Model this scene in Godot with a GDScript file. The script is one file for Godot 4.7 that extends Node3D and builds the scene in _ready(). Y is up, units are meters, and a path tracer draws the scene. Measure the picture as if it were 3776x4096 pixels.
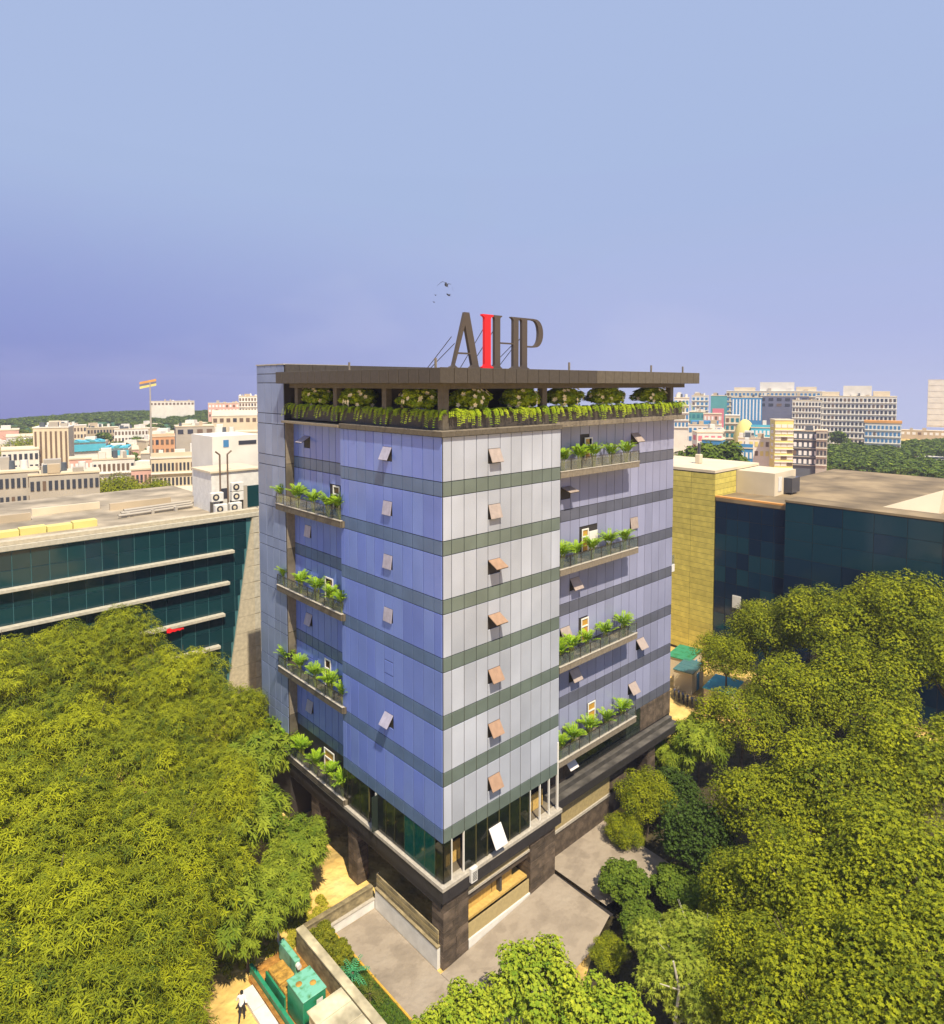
extends Node3D
# Eight-storey glass office block seen from the air, with planted balconies, a roof sign,
# trees to both sides and a hazy city behind. Units are metres, y is up; the building's
# near corner stands at the origin, its left face runs along -z, its right face along +x.

class MB:
	var v := PackedVector3Array()
	var n := PackedVector3Array()
	var c := PackedColorArray()
	var ix := PackedInt32Array()
	var col := Color(1, 1, 1)
	func tri(a: Vector3, b: Vector3, d: Vector3) -> void:
		var nn := (d - a).cross(b - a).normalized()
		var k := v.size()
		v.append(a); v.append(b); v.append(d)
		n.append(nn); n.append(nn); n.append(nn)
		c.append(col); c.append(col); c.append(col)
		ix.append(k); ix.append(k + 1); ix.append(k + 2)
	func quad(a: Vector3, b: Vector3, d: Vector3, e: Vector3, want := Vector3.ZERO) -> void:
		var nn := (d - a).cross(b - a)
		if nn.length_squared() < 1e-14:
			nn = (e - a).cross(d - a)
		nn = nn.normalized()
		if want != Vector3.ZERO and nn.dot(want) < 0.0:
			quad(a, e, d, b)
			return
		var k := v.size()
		v.append(a); v.append(b); v.append(d); v.append(e)
		for i in 4:
			n.append(nn); c.append(col)
		ix.append(k); ix.append(k + 1); ix.append(k + 2)
		ix.append(k); ix.append(k + 2); ix.append(k + 3)
	func box(at: Vector3, s: Vector3, b := Basis.IDENTITY) -> void:
		var h := s * 0.5
		for ax in 3:
			for sg in [-1.0, 1.0]:
				var u := Vector3.ZERO
				var w := Vector3.ZERO
				var d := Vector3.ZERO
				d[ax] = sg * h[ax]
				u[(ax + 1) % 3] = h[(ax + 1) % 3]
				w[(ax + 2) % 3] = h[(ax + 2) % 3]
				quad(at + b * (d - u - w), at + b * (d + u - w), at + b * (d + u + w), at + b * (d - u + w), b * d)
	func span(a: Vector3, b: Vector3) -> void:
		box((a + b) * 0.5, (b - a).abs())
	func tube(a: Vector3, b: Vector3, r0: float, r1: float, sides := 7, cap := true) -> void:
		var d := (b - a).normalized()
		var u := d.cross(Vector3.UP if absf(d.y) < 0.95 else Vector3.RIGHT).normalized()
		var w := d.cross(u).normalized()
		var k := v.size()
		for i in sides + 1:
			var t := TAU * i / sides
			var o := u * cos(t) + w * sin(t)
			v.append(a + o * r0); n.append(o); c.append(col)
			v.append(b + o * r1); n.append(o); c.append(col)
		for i in sides:
			var q := k + i * 2
			ix.append(q); ix.append(q + 1); ix.append(q + 2)
			ix.append(q + 1); ix.append(q + 3); ix.append(q + 2)
		if cap:
			for i in sides:
				var t0 := TAU * i / sides
				var t1 := TAU * (i + 1) / sides
				tri(b, b + (u * cos(t1) + w * sin(t1)) * r1, b + (u * cos(t0) + w * sin(t0)) * r1)
	func ball(at: Vector3, r: Vector3, rings := 6, segs := 9) -> void:
		var k := v.size()
		for i in rings + 1:
			var p := PI * i / rings
			for j in segs + 1:
				var t := TAU * j / segs
				var o := Vector3(sin(p) * cos(t), cos(p), sin(p) * sin(t))
				v.append(at + o * r); n.append((o / r).normalized()); c.append(col)
		for i in rings:
			for j in segs:
				var q := k + i * (segs + 1) + j
				var q2 := q + segs + 1
				ix.append(q); ix.append(q2); ix.append(q + 1)
				ix.append(q + 1); ix.append(q2); ix.append(q2 + 1)
	func leaf(a: Vector3, dir: Vector3, up: Vector3, l: float, w: float, droop: float) -> void:
		var side := dir.cross(up).normalized() * (w * 0.5)
		var m := a + dir * (l * 0.45) + up * (l * 0.06)
		var tip := a + dir * l - Vector3(0, droop * l, 0)
		var nn := side.cross(tip - a).normalized()
		if nn.dot(up) < 0.0:
			nn = -nn
			side = -side
		var k := v.size()
		v.append(a); v.append(m + side); v.append(tip); v.append(m - side)
		for i in 4:
			n.append(nn); c.append(col)
		ix.append(k); ix.append(k + 3); ix.append(k + 1)
		ix.append(k + 1); ix.append(k + 3); ix.append(k + 2)
	func mesh() -> ArrayMesh:
		var a := []
		a.resize(Mesh.ARRAY_MAX)
		a[Mesh.ARRAY_VERTEX] = v
		a[Mesh.ARRAY_NORMAL] = n
		a[Mesh.ARRAY_COLOR] = c
		a[Mesh.ARRAY_INDEX] = ix
		var m := ArrayMesh.new()
		m.add_surface_from_arrays(Mesh.PRIMITIVE_TRIANGLES, a)
		return m

var rng := RandomNumberGenerator.new()
var M := {}
var taken := {}
var boxes := {}
const SKY_DIP := -0.073
const EYE := Vector3(-25.844, 36.588, 30.375)

func numbered(parent: Node, called: String) -> String:
	var k := str(parent.get_instance_id()) + called
	var i: int = taken.get(k, 0)
	taken[k] = i + 1
	return called if i == 0 else "%s_%03d" % [called, i]

func tag(o: Node, label: String, category: String, group := "", kind := "") -> void:
	if label != "":
		o.set_meta("label", label)
	if category != "":
		o.set_meta("category", category)
	if group != "":
		o.set_meta("group", group)
	if kind != "":
		o.set_meta("kind", kind)

func thing(called: String, label: String, category: String, at := Vector3.ZERO, yaw := 0.0, group := "") -> Node3D:
	var o := Node3D.new()
	o.name = numbered(self, called)
	add_child(o, true)
	o.position = at
	o.rotation.y = yaw
	tag(o, label, category, group)
	return o

func put(called: String, mesh: Mesh, m: Material, parent: Node = self, at := Vector3.ZERO) -> MeshInstance3D:
	var o := MeshInstance3D.new()
	o.name = numbered(parent, called)
	o.mesh = mesh
	o.material_override = m
	parent.add_child(o, true)
	o.position = at
	return o

func struct(called: String, mesh: Mesh, m: Material, at := Vector3.ZERO) -> MeshInstance3D:
	var o := put(called, mesh, m, self, at)
	o.set_meta("kind", "structure")
	return o

# a box with chamfered edges, shared between pieces of one size
func cbox(s: Vector3, b := 0.0) -> Mesh:
	var k := "%.3f %.3f %.3f %.3f" % [s.x, s.y, s.z, b]
	if boxes.has(k):
		return boxes[k]
	var mb := MB.new()
	if b <= 0.0:
		mb.box(Vector3.ZERO, s)
	else:
		var h := s * 0.5
		for ax in 3:
			var u := (ax + 1) % 3
			var w := (ax + 2) % 3
			for sg in [-1.0, 1.0]:
				var p := []
				for q in [[-1, -1], [1, -1], [1, 1], [-1, 1]]:
					var t := Vector3.ZERO
					t[ax] = sg * h[ax]
					t[u] = q[0] * (h[u] - b)
					t[w] = q[1] * (h[w] - b)
					p.append(t)
				var d := Vector3.ZERO
				d[ax] = sg
				mb.quad(p[0], p[1], p[2], p[3], d)
			for s1 in [-1.0, 1.0]:
				for s2 in [-1.0, 1.0]:
					var p2 := []
					for e in [-1.0, 1.0]:
						var t1 := Vector3.ZERO
						t1[ax] = e * (h[ax] - b)
						t1[u] = s1 * h[u]
						t1[w] = s2 * (h[w] - b)
						var t2 := Vector3.ZERO
						t2[ax] = e * (h[ax] - b)
						t2[u] = s1 * (h[u] - b)
						t2[w] = s2 * h[w]
						p2.append(t1)
						p2.append(t2)
					var dd := Vector3.ZERO
					dd[u] = s1
					dd[w] = s2
					mb.quad(p2[0], p2[1], p2[3], p2[2], dd)
		for sx in [-1.0, 1.0]:
			for sy in [-1.0, 1.0]:
				for sz in [-1.0, 1.0]:
					var g := Vector3(sx, sy, sz)
					var a0 := Vector3(sx * h.x, sy * (h.y - b), sz * (h.z - b))
					var a1 := Vector3(sx * (h.x - b), sy * h.y, sz * (h.z - b))
					var a2 := Vector3(sx * (h.x - b), sy * (h.y - b), sz * h.z)
					if (a2 - a0).cross(a1 - a0).dot(g) > 0.0:
						mb.tri(a0, a1, a2)
					else:
						mb.tri(a0, a2, a1)
	boxes[k] = mb.mesh()
	return boxes[k]

# a box part given by two opposite corners in its parent's space
func slab(called: String, a: Vector3, b: Vector3, m: Material, parent: Node, bev := 0.0) -> MeshInstance3D:
	return put(called, cbox((b - a).abs(), bev), m, parent, (a + b) * 0.5)

func lin(r: float, g: float, b: float) -> Color:
	return Color(r, g, b).linear_to_srgb()

func gray_tex(sd: int, freq: float, lo: float, hi: float, oct := 4, size := 256) -> ImageTexture:
	var f := FastNoiseLite.new()
	f.seed = sd
	f.noise_type = FastNoiseLite.TYPE_SIMPLEX_SMOOTH
	f.frequency = freq
	f.fractal_octaves = oct
	var im := f.get_seamless_image(size, size)
	im.convert(Image.FORMAT_RGB8)
	for y in size:
		for x in size:
			var t := lerpf(lo, hi, im.get_pixel(x, y).r)
			im.set_pixel(x, y, Color(t, t, t))
	return ImageTexture.create_from_image(im)

func ramp_tex(sd: int, freq: float, stops: Array, oct := 5, size := 512) -> ImageTexture:
	var f := FastNoiseLite.new()
	f.seed = sd
	f.frequency = freq
	f.fractal_octaves = oct
	var im := f.get_seamless_image(size, size)
	im.convert(Image.FORMAT_RGB8)
	var g := Gradient.new()
	g.offsets = PackedFloat32Array(stops.map(func(q): return q[0]))
	g.colors = PackedColorArray(stops.map(func(q): return q[1]))
	for y in size:
		for x in size:
			im.set_pixel(x, y, g.sample(im.get_pixel(x, y).r))
	return ImageTexture.create_from_image(im)

func normal_tex(sd: int, freq: float, strength: float, size := 256) -> ImageTexture:
	var f := FastNoiseLite.new()
	f.seed = sd
	f.frequency = freq
	f.fractal_octaves = 4
	var im := f.get_seamless_image(size, size)
	im.convert(Image.FORMAT_RGBA8)
	im.bump_map_to_normal_map(strength)
	return ImageTexture.create_from_image(im)

func mat(key: String, c: Color, rough := 0.8, metal := 0.0, tex: Texture2D = null, scale := 0.3, nrm: Texture2D = null, ns := 0.5) -> StandardMaterial3D:
	var m := StandardMaterial3D.new()
	m.albedo_color = c
	m.roughness = rough
	m.metallic = metal
	if tex or nrm:
		m.uv1_triplanar = true
		m.uv1_world_triplanar = true
		m.uv1_scale = Vector3.ONE * scale
	if tex:
		m.albedo_texture = tex
	if nrm:
		m.normal_enabled = true
		m.normal_texture = nrm
		m.normal_scale = ns
	M[key] = m
	return m

func _ready() -> void:
	rng.seed = 7
	stage_camera_and_light()
	stage_materials()
	stage_ground()
	stage_main_building()
	stage_terrace()
	stage_forecourt()
	stage_neighbours()
	stage_city()
	stage_trees()
	stage_small_things()

func stage_camera_and_light() -> void:
	var cam := Camera3D.new()
	cam.name = "camera"
	cam.projection = Camera3D.PROJECTION_FRUSTUM
	cam.near = 0.1
	cam.far = 3000.0
	cam.size = 0.1 * 4096.0 / 2669.5
	cam.frustum_offset = Vector2(0, -0.1 * 373.3 / 2669.5)
	add_child(cam)
	cam.position = EYE
	cam.rotation = Vector3(-0.05156, -0.74964, 0)
	cam.current = true
	var sky_img := Image.create(1024, 512, false, Image.FORMAT_RGB8)
	var puff := FastNoiseLite.new()
	puff.seed = 5
	puff.frequency = 0.9
	puff.fractal_octaves = 4
	var high := Color8(170, 188, 226)
	for y in 512:
		var el := 90.0 - 180.0 * (y + 0.5) / 512.0
		for x in 1024:
			var az := TAU * (x + 0.5) / 1024.0
			var away := absf(wrapf(az + 0.1, -PI, PI))
			var k := smoothstep(0.15, 1.15, away)
			var midc := Color8(143, 155, 211).lerp(Color8(178, 187, 229), k)
			var low := Color8(131, 135, 197).lerp(Color8(193, 199, 233), k)
			var c := low.lerp(midc, smoothstep(0.0, 9.0, el)).lerp(high, smoothstep(6.0, 21.0, el))
			var e := deg_to_rad(el)
			var p := Vector3(sin(az) * cos(e), sin(e) * 3.0, -cos(az) * cos(e)) * 2.2
			var cl := smoothstep(0.08, 0.5, puff.get_noise_3dv(p)) * smoothstep(0.0, 4.0, el) * (1.0 - smoothstep(10.0, 18.0, el))
			c = c.lerp(Color8(206, 208, 236), cl * 0.16)
			sky_img.set_pixel(x, y, c)
	var pano := PanoramaSkyMaterial.new()
	pano.panorama = ImageTexture.create_from_image(sky_img)
	var sky := Sky.new()
	sky.sky_material = pano
	var env := Environment.new()
	env.background_mode = Environment.BG_SKY
	env.sky = sky
	env.tonemap_mode = Environment.TONE_MAPPER_LINEAR
	env.tonemap_exposure = 1.33
	env.background_energy_multiplier = 0.75
	# the haze line lies a little below eye level from this height
	env.sky_rotation = Basis(Vector3(0.7317, 0, 0.6816), SKY_DIP).get_euler()
	env.fog_enabled = true
	env.fog_density = 0.0003
	env.fog_light_color = Color(0.86, 0.88, 1.0)
	env.sdfgi_enabled = true
	env.ssao_enabled = true
	env.ssil_enabled = true
	var we := WorldEnvironment.new()
	we.name = "world"
	we.environment = env
	add_child(we)
	var sun := DirectionalLight3D.new()
	sun.name = "sun"
	sun.light_color = Color(1.0, 0.94, 0.82)
	sun.light_energy = 1.6
	sun.light_angular_distance = 0.6
	sun.shadow_enabled = true
	add_child(sun)
	sun.look_at_from_position(Vector3.ZERO, Vector3(0.19, -0.84, -0.50))

func stage_materials() -> void:
	var fine := gray_tex(3, 0.02, 0.84, 1.0)
	var faint := gray_tex(6, 0.012, 0.9, 1.0)
	var coarse := gray_tex(9, 0.008, 0.62, 1.0)
	var bump := normal_tex(4, 0.05, 6.0)
	var soft := normal_tex(14, 0.012, 2.0)
	# office glass: coated panes, each face's own tint with its sky reflection and sunlight painted in
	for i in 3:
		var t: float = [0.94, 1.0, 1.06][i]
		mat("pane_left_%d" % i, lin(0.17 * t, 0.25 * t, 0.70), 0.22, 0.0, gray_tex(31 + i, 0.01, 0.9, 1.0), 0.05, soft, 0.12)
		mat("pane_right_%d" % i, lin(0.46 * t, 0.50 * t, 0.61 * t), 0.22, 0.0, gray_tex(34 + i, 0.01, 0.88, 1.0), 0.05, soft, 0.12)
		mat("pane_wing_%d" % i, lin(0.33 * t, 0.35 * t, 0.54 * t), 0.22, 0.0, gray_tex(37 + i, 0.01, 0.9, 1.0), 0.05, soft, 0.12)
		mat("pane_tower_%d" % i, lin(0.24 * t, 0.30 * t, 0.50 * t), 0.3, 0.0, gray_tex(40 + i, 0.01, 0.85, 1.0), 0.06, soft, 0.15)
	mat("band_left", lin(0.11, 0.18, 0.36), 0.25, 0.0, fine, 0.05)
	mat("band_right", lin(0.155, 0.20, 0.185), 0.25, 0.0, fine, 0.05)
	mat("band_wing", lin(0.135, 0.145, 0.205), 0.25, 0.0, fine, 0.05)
	mat("joint", lin(0.035, 0.03, 0.03), 0.7)
	mat("sash_tan", lin(0.42, 0.27, 0.18), 0.35, 0.0, fine, 0.4)  # sunlit surroundings mirrored in the open sash, painted as its tan colour
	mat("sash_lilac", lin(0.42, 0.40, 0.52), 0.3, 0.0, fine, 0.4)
	mat("sash_pale", lin(0.45, 0.37, 0.33), 0.35, 0.0, fine, 0.4)  # the same mirrored beige put into the colour, paler
	mat("sash_white", lin(0.72, 0.69, 0.68), 0.4)
	mat("frame_white", lin(0.78, 0.76, 0.72), 0.45)
	mat("dark_glass", lin(0.022, 0.032, 0.026), 0.06)
	mat("teal_glass", lin(0.01, 0.075, 0.07), 0.06)
	mat("olive_glass", lin(0.10, 0.09, 0.035), 0.08)
	mat("amber", lin(0.55, 0.30, 0.05), 0.5)
	mat("brown_panel", lin(0.075, 0.062, 0.048), 0.6, 0.0, fine, 0.6, bump, 0.25)
	mat("brown_mid", lin(0.13, 0.11, 0.082), 0.7, 0.0, fine, 0.5, bump, 0.2)
	mat("brown_pale", lin(0.26, 0.22, 0.17), 0.75, 0.0, fine, 0.5)
	mat("taupe", lin(0.20, 0.17, 0.125), 0.8, 0.0, coarse, 0.2)
	mat("coping", lin(0.50, 0.46, 0.40), 0.8, 0.0, fine, 0.5)
	mat("charcoal", lin(0.035, 0.032, 0.036), 0.55, 0.0, fine, 0.4)
	mat("canopy_grey", lin(0.135, 0.125, 0.115), 0.7, 0.0, coarse, 0.3)
	for i in 4:
		var s: float = [0.75, 0.95, 1.1, 1.3][i]
		mat("stone_%d" % i, lin(0.155 * s, 0.115 * s, 0.085 * s), 0.75, 0.0, coarse, 0.6, bump, 0.5)
	mat("rail_glass", Color(0.45, 0.5, 0.5, 0.28), 0.05)
	M.rail_glass.transparency = BaseMaterial3D.TRANSPARENCY_ALPHA
	mat("metal", lin(0.12, 0.11, 0.10), 0.4, 0.6)
	mat("sign_brown", lin(0.075, 0.058, 0.046), 0.6)
	mat("sign_red", lin(0.80, 0.012, 0.016), 0.55)
	mat("white", lin(0.78, 0.77, 0.75), 0.6, 0.0, faint, 0.4)
	mat("cream", lin(0.82, 0.73, 0.50), 0.7, 0.0, coarse, 0.25)
	mat("beige_wall", lin(0.42, 0.33, 0.16), 0.8, 0.0, fine, 0.5)
	mat("gold_wall", lin(0.66, 0.44, 0.13), 0.7, 0.0, fine, 0.5)
	mat("concrete", lin(0.34, 0.29, 0.235), 0.9, 0.0, ramp_tex(21, 0.006, [[0.0, Color(0.84, 0.83, 0.82)], [0.42, Color(0.91, 0.9, 0.89)], [0.48, Color(0.96, 0.95, 0.94)], [1.0, Color(1, 1, 1)]]), 0.11, bump, 0.25)
	mat("ground", Color(1, 1, 1), 0.95, 0.0, ramp_tex(22, 0.005, [[0.0, lin(0.26, 0.20, 0.08)], [0.35, lin(0.52, 0.35, 0.11)], [0.6, lin(0.72, 0.50, 0.16)], [1.0, lin(0.80, 0.60, 0.26)]]), 0.06, bump, 0.5)
	mat("kerb_yellow", lin(0.72, 0.42, 0.05), 0.8, 0.0, fine, 0.6)
	mat("soil", lin(0.40, 0.20, 0.06), 0.95, 0.0, coarse, 0.5, bump, 0.8)
	mat("rust_earth", lin(0.62, 0.30, 0.06), 0.95, 0.0, coarse, 0.7, bump, 0.8)
	mat("litter", lin(0.09, 0.075, 0.03), 0.95, 0.0, coarse, 0.5, bump, 0.8)
	mat("lawn", lin(0.045, 0.09, 0.018), 0.95, 0.0, coarse, 0.8, bump, 0.9)
	mat("green_paint", lin(0.03, 0.30, 0.17), 0.4, 0.0, ramp_tex(23, 0.008, [[0.0, Color(0.75, 0.7, 0.5)], [0.35, Color(0.9, 0.92, 0.9)], [1.0, Color(1, 1, 1)]]), 0.25)
	mat("green_top", lin(0.18, 0.50, 0.38), 0.45, 0.0, ramp_tex(24, 0.009, [[0.0, Color(0.6, 0.55, 0.3)], [0.3, Color(0.85, 0.88, 0.8)], [0.55, Color(1, 1, 1)], [1.0, Color(1, 1, 1)]]), 0.3)
	mat("orange_cover", lin(0.70, 0.40, 0.07), 0.85, 0.0, coarse, 0.8, bump, 0.8)
	mat("boundary", lin(0.42, 0.34, 0.19), 0.85, 0.0, coarse, 0.5, bump, 0.4)
	mat("bark", lin(0.16, 0.12, 0.08), 0.95, 0.0, coarse, 0.9, bump, 0.9)
	mat("bark_pale", lin(0.58, 0.55, 0.47), 0.9, 0.0, fine, 0.9)
	# neighbours and the city
	mat("teal_pane_0", lin(0.006, 0.036, 0.046), 0.08)
	mat("teal_pane_1", lin(0.007, 0.042, 0.052), 0.08)
	mat("teal_pane_2", lin(0.005, 0.03, 0.041), 0.08)
	mat("teal_frame", lin(0.05, 0.16, 0.19), 0.4)
	mat("pylon", lin(0.58, 0.52, 0.40), 0.85, 0.0, fine, 0.3)
	mat("fin", lin(0.56, 0.53, 0.45), 0.8, 0.0, fine, 0.3)
	mat("roof_beige", lin(0.52, 0.44, 0.33), 0.9, 0.0, coarse, 0.07)
	mat("roof_brown", lin(0.36, 0.27, 0.16), 0.9, 0.0, coarse, 0.06)
	mat("navy_pane_0", lin(0.005, 0.02, 0.05), 0.1)
	mat("navy_pane_1", lin(0.007, 0.032, 0.065), 0.1)
	mat("navy_pane_2", lin(0.009, 0.045, 0.072), 0.12)
	for i in 3:
		var y: float = [0.92, 1.0, 1.07][i]
		mat("yellow_panel_%d" % i, lin(0.70 * y, 0.60 * y, 0.14 * y), 0.6, 0.0, fine, 0.15)
	for q in [["c_white", 0.78, 0.75, 0.70], ["c_cream", 0.72, 0.62, 0.46], ["c_beige", 0.55, 0.45, 0.32], ["c_pink", 0.70, 0.42, 0.36], ["c_salmon", 0.66, 0.36, 0.20], ["c_grey", 0.45, 0.41, 0.36], ["c_slate", 0.17, 0.18, 0.27], ["c_blue", 0.06, 0.26, 0.55], ["c_cyan", 0.10, 0.50, 0.68], ["c_teal", 0.10, 0.36, 0.38], ["c_yellow", 0.78, 0.68, 0.24], ["c_orange", 0.75, 0.36, 0.10], ["c_rose", 0.75, 0.22, 0.28], ["c_dark", 0.10, 0.12, 0.15]]:
		mat(q[0], lin(q[1], q[2], q[3]), 0.85, 0.0, faint, 0.06)
	mat("w_dark", lin(0.05, 0.055, 0.075), 0.2)
	mat("w_blue", lin(0.07, 0.22, 0.45), 0.15)
	mat("w_brown", lin(0.16, 0.11, 0.08), 0.4)
	mat("w_teal", lin(0.04, 0.20, 0.26), 0.15)
	mat("w_white", lin(0.75, 0.75, 0.76), 0.5)
	mat("hill", Color(1, 1, 1), 0.95, 0.0, ramp_tex(25, 0.03, [[0.0, lin(0.02, 0.075, 0.045)], [0.5, lin(0.045, 0.13, 0.07)], [1.0, lin(0.12, 0.20, 0.10)]]), 0.02)
	# plants: leaf tone comes from vertex colours
	for q in [["leaf", 0.7], ["leaf_soft", 0.7]]:
		var m := mat(q[0], Color(1, 1, 1), q[1])
		m.vertex_color_use_as_albedo = true
		m.cull_mode = BaseMaterial3D.CULL_DISABLED
		m.metallic_specular = 0.2
		m.backlight_enabled = true
		m.backlight = lin(0.10, 0.12, 0.01)
	var vc := mat("tinted", Color(1, 1, 1), 0.8)
	vc.vertex_color_use_as_albedo = true

func stage_ground() -> void:
	# one sheet that reaches the hazy skyline; it dips away past the last houses
	var mb := MB.new()
	var rings := [0.0, 20.0, 60.0, 120.0, 200.0, 300.0, 420.0, 560.0, 660.0, 740.0]
	var ys := [0.0, 0.0, 0.0, 0.0, 0.0, 0.0, 0.0, 0.0, -3.0, -12.0]
	for i in rings.size() - 1:
		for j in 72:
			var p := []
			for q in [[i, j], [i + 1, j], [i + 1, j + 1], [i, j + 1]]:
				var t: float = TAU * q[1] / 72.0
				p.append(Vector3(cos(t) * rings[q[0]], ys[q[0]] - 0.03, sin(t) * rings[q[0]]))
			if i == 0:
				mb.tri(p[0], p[1], p[2])
			else:
				mb.quad(p[0], p[1], p[2], p[3], Vector3.UP)
	struct("ground", mb.mesh(), M.ground)

const LZ := [-11.33, -10.83, -10.25, -9.2, -8.1, -7.12, -6.03, -5.04, -3.94, -2.89, -1.81, -0.77, 0.0]
const RX := [0.0, 0.68, 1.72, 2.77, 3.79, 4.89, 5.91, 6.93, 7.98, 9.03, 10.02, 11.0]
const CZ := [-19.76, -18.89, -17.96, -16.98, -16.05, -15.08, -14.1, -13.17, -12.25, -11.36]
const TZ := [-24.69, -23.19, -22.0, -20.93, -19.8]

# one pane of a facade; face "L" looks along -x, face "R" along +z; u runs along the face
func pane(called: String, face: String, at: float, u0: float, u1: float, y0: float, y1: float, m: Material, parent: Node, gap := 0.026, proud := 0.0) -> MeshInstance3D:
	var w := u1 - u0 - gap * 2.0
	var h := y1 - y0 - gap * 2.0
	if face == "L":
		return put(called, cbox(Vector3(0.06, h, w), 0.008), m, parent, Vector3(at - 0.03 - proud, (y0 + y1) * 0.5, (u0 + u1) * 0.5))
	return put(called, cbox(Vector3(w, h, 0.06), 0.008), m, parent, Vector3((u0 + u1) * 0.5, (y0 + y1) * 0.5, at + 0.03 + proud))

# a top-hung sash swung out by deg, with the dark reveal behind it left open
func sash(face: String, at: float, u0: float, u1: float, top: float, length: float, deg: float, m: Material, parent: Node) -> void:
	var a := deg_to_rad(deg)
	var w := u1 - u0 - 0.06
	var o: MeshInstance3D
	if face == "L":
		o = put("window_sash", cbox(Vector3(0.05, length, w), 0.008), m, parent)
		o.rotation.z = -a
		o.position = Vector3(at - 0.05, top, (u0 + u1) * 0.5) + o.basis * Vector3(0, -length * 0.5, 0)
	else:
		o = put("window_sash", cbox(Vector3(w, length, 0.05), 0.008), m, parent)
		o.rotation.x = -a
		o.position = Vector3((u0 + u1) * 0.5, top, at + 0.05) + o.basis * Vector3(0, -length * 0.5, 0)
	var fr := MB.new()
	for q in [[Vector3(0, length * 0.5 - 0.03, 0), Vector3(w, 0.06, 0.03)], [Vector3(0, -length * 0.5 + 0.03, 0), Vector3(w, 0.06, 0.03)], [Vector3(w * 0.5 - 0.03, 0, 0), Vector3(0.06, length - 0.12, 0.03)], [Vector3(-w * 0.5 + 0.03, 0, 0), Vector3(0.06, length - 0.12, 0.03)]]:
		fr.box(q[0] + Vector3(0, 0, -0.041), q[1])
	var f := put("sash_frame", fr.mesh(), M.joint, o)
	if face == "L":
		f.rotation.y = -PI / 2.0

func facade(face: String, at: float, us: Array, mats: String, band: Material, parent: Node, sash_col: int, sash_deg: Array, sash_mats: Array, skip := {}) -> void:
	for k in 7:
		var bt := 30.7 - 3.6 * k
		var top := 33.42 if k == 0 else bt + 2.7
		for i in us.size() - 1:
			var u0: float = us[i]
			var u1: float = us[i + 1]
			pane("spandrel_panel", face, at, u0, u1, bt - 0.9, bt, band, parent)
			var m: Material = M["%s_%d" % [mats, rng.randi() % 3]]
			if skip.has(Vector2i(k, i)):
				pane("glass_pane", face, at, u0, u1, bt + 1.9, top, m, parent)
				continue
			if i == sash_col and sash_deg[k] >= 0.0:
				var st := bt + 1.75
				var sl := 0.92
				pane("glass_pane", face, at, u0, u1, st, top, m, parent)
				pane("glass_pane", face, at, u0, u1, bt, st - sl, m, parent)
				if sash_deg[k] < 3.0:
					pane("window_sash", face, at, u0, u1, st - sl, st, m, parent, 0.034, 0.012)
				else:
					sash(face, at, u0, u1, st, sl, sash_deg[k], sash_mats[k], parent)
			else:
				pane("glass_pane", face, at, u0, u1, bt, top, m, parent)

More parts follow.
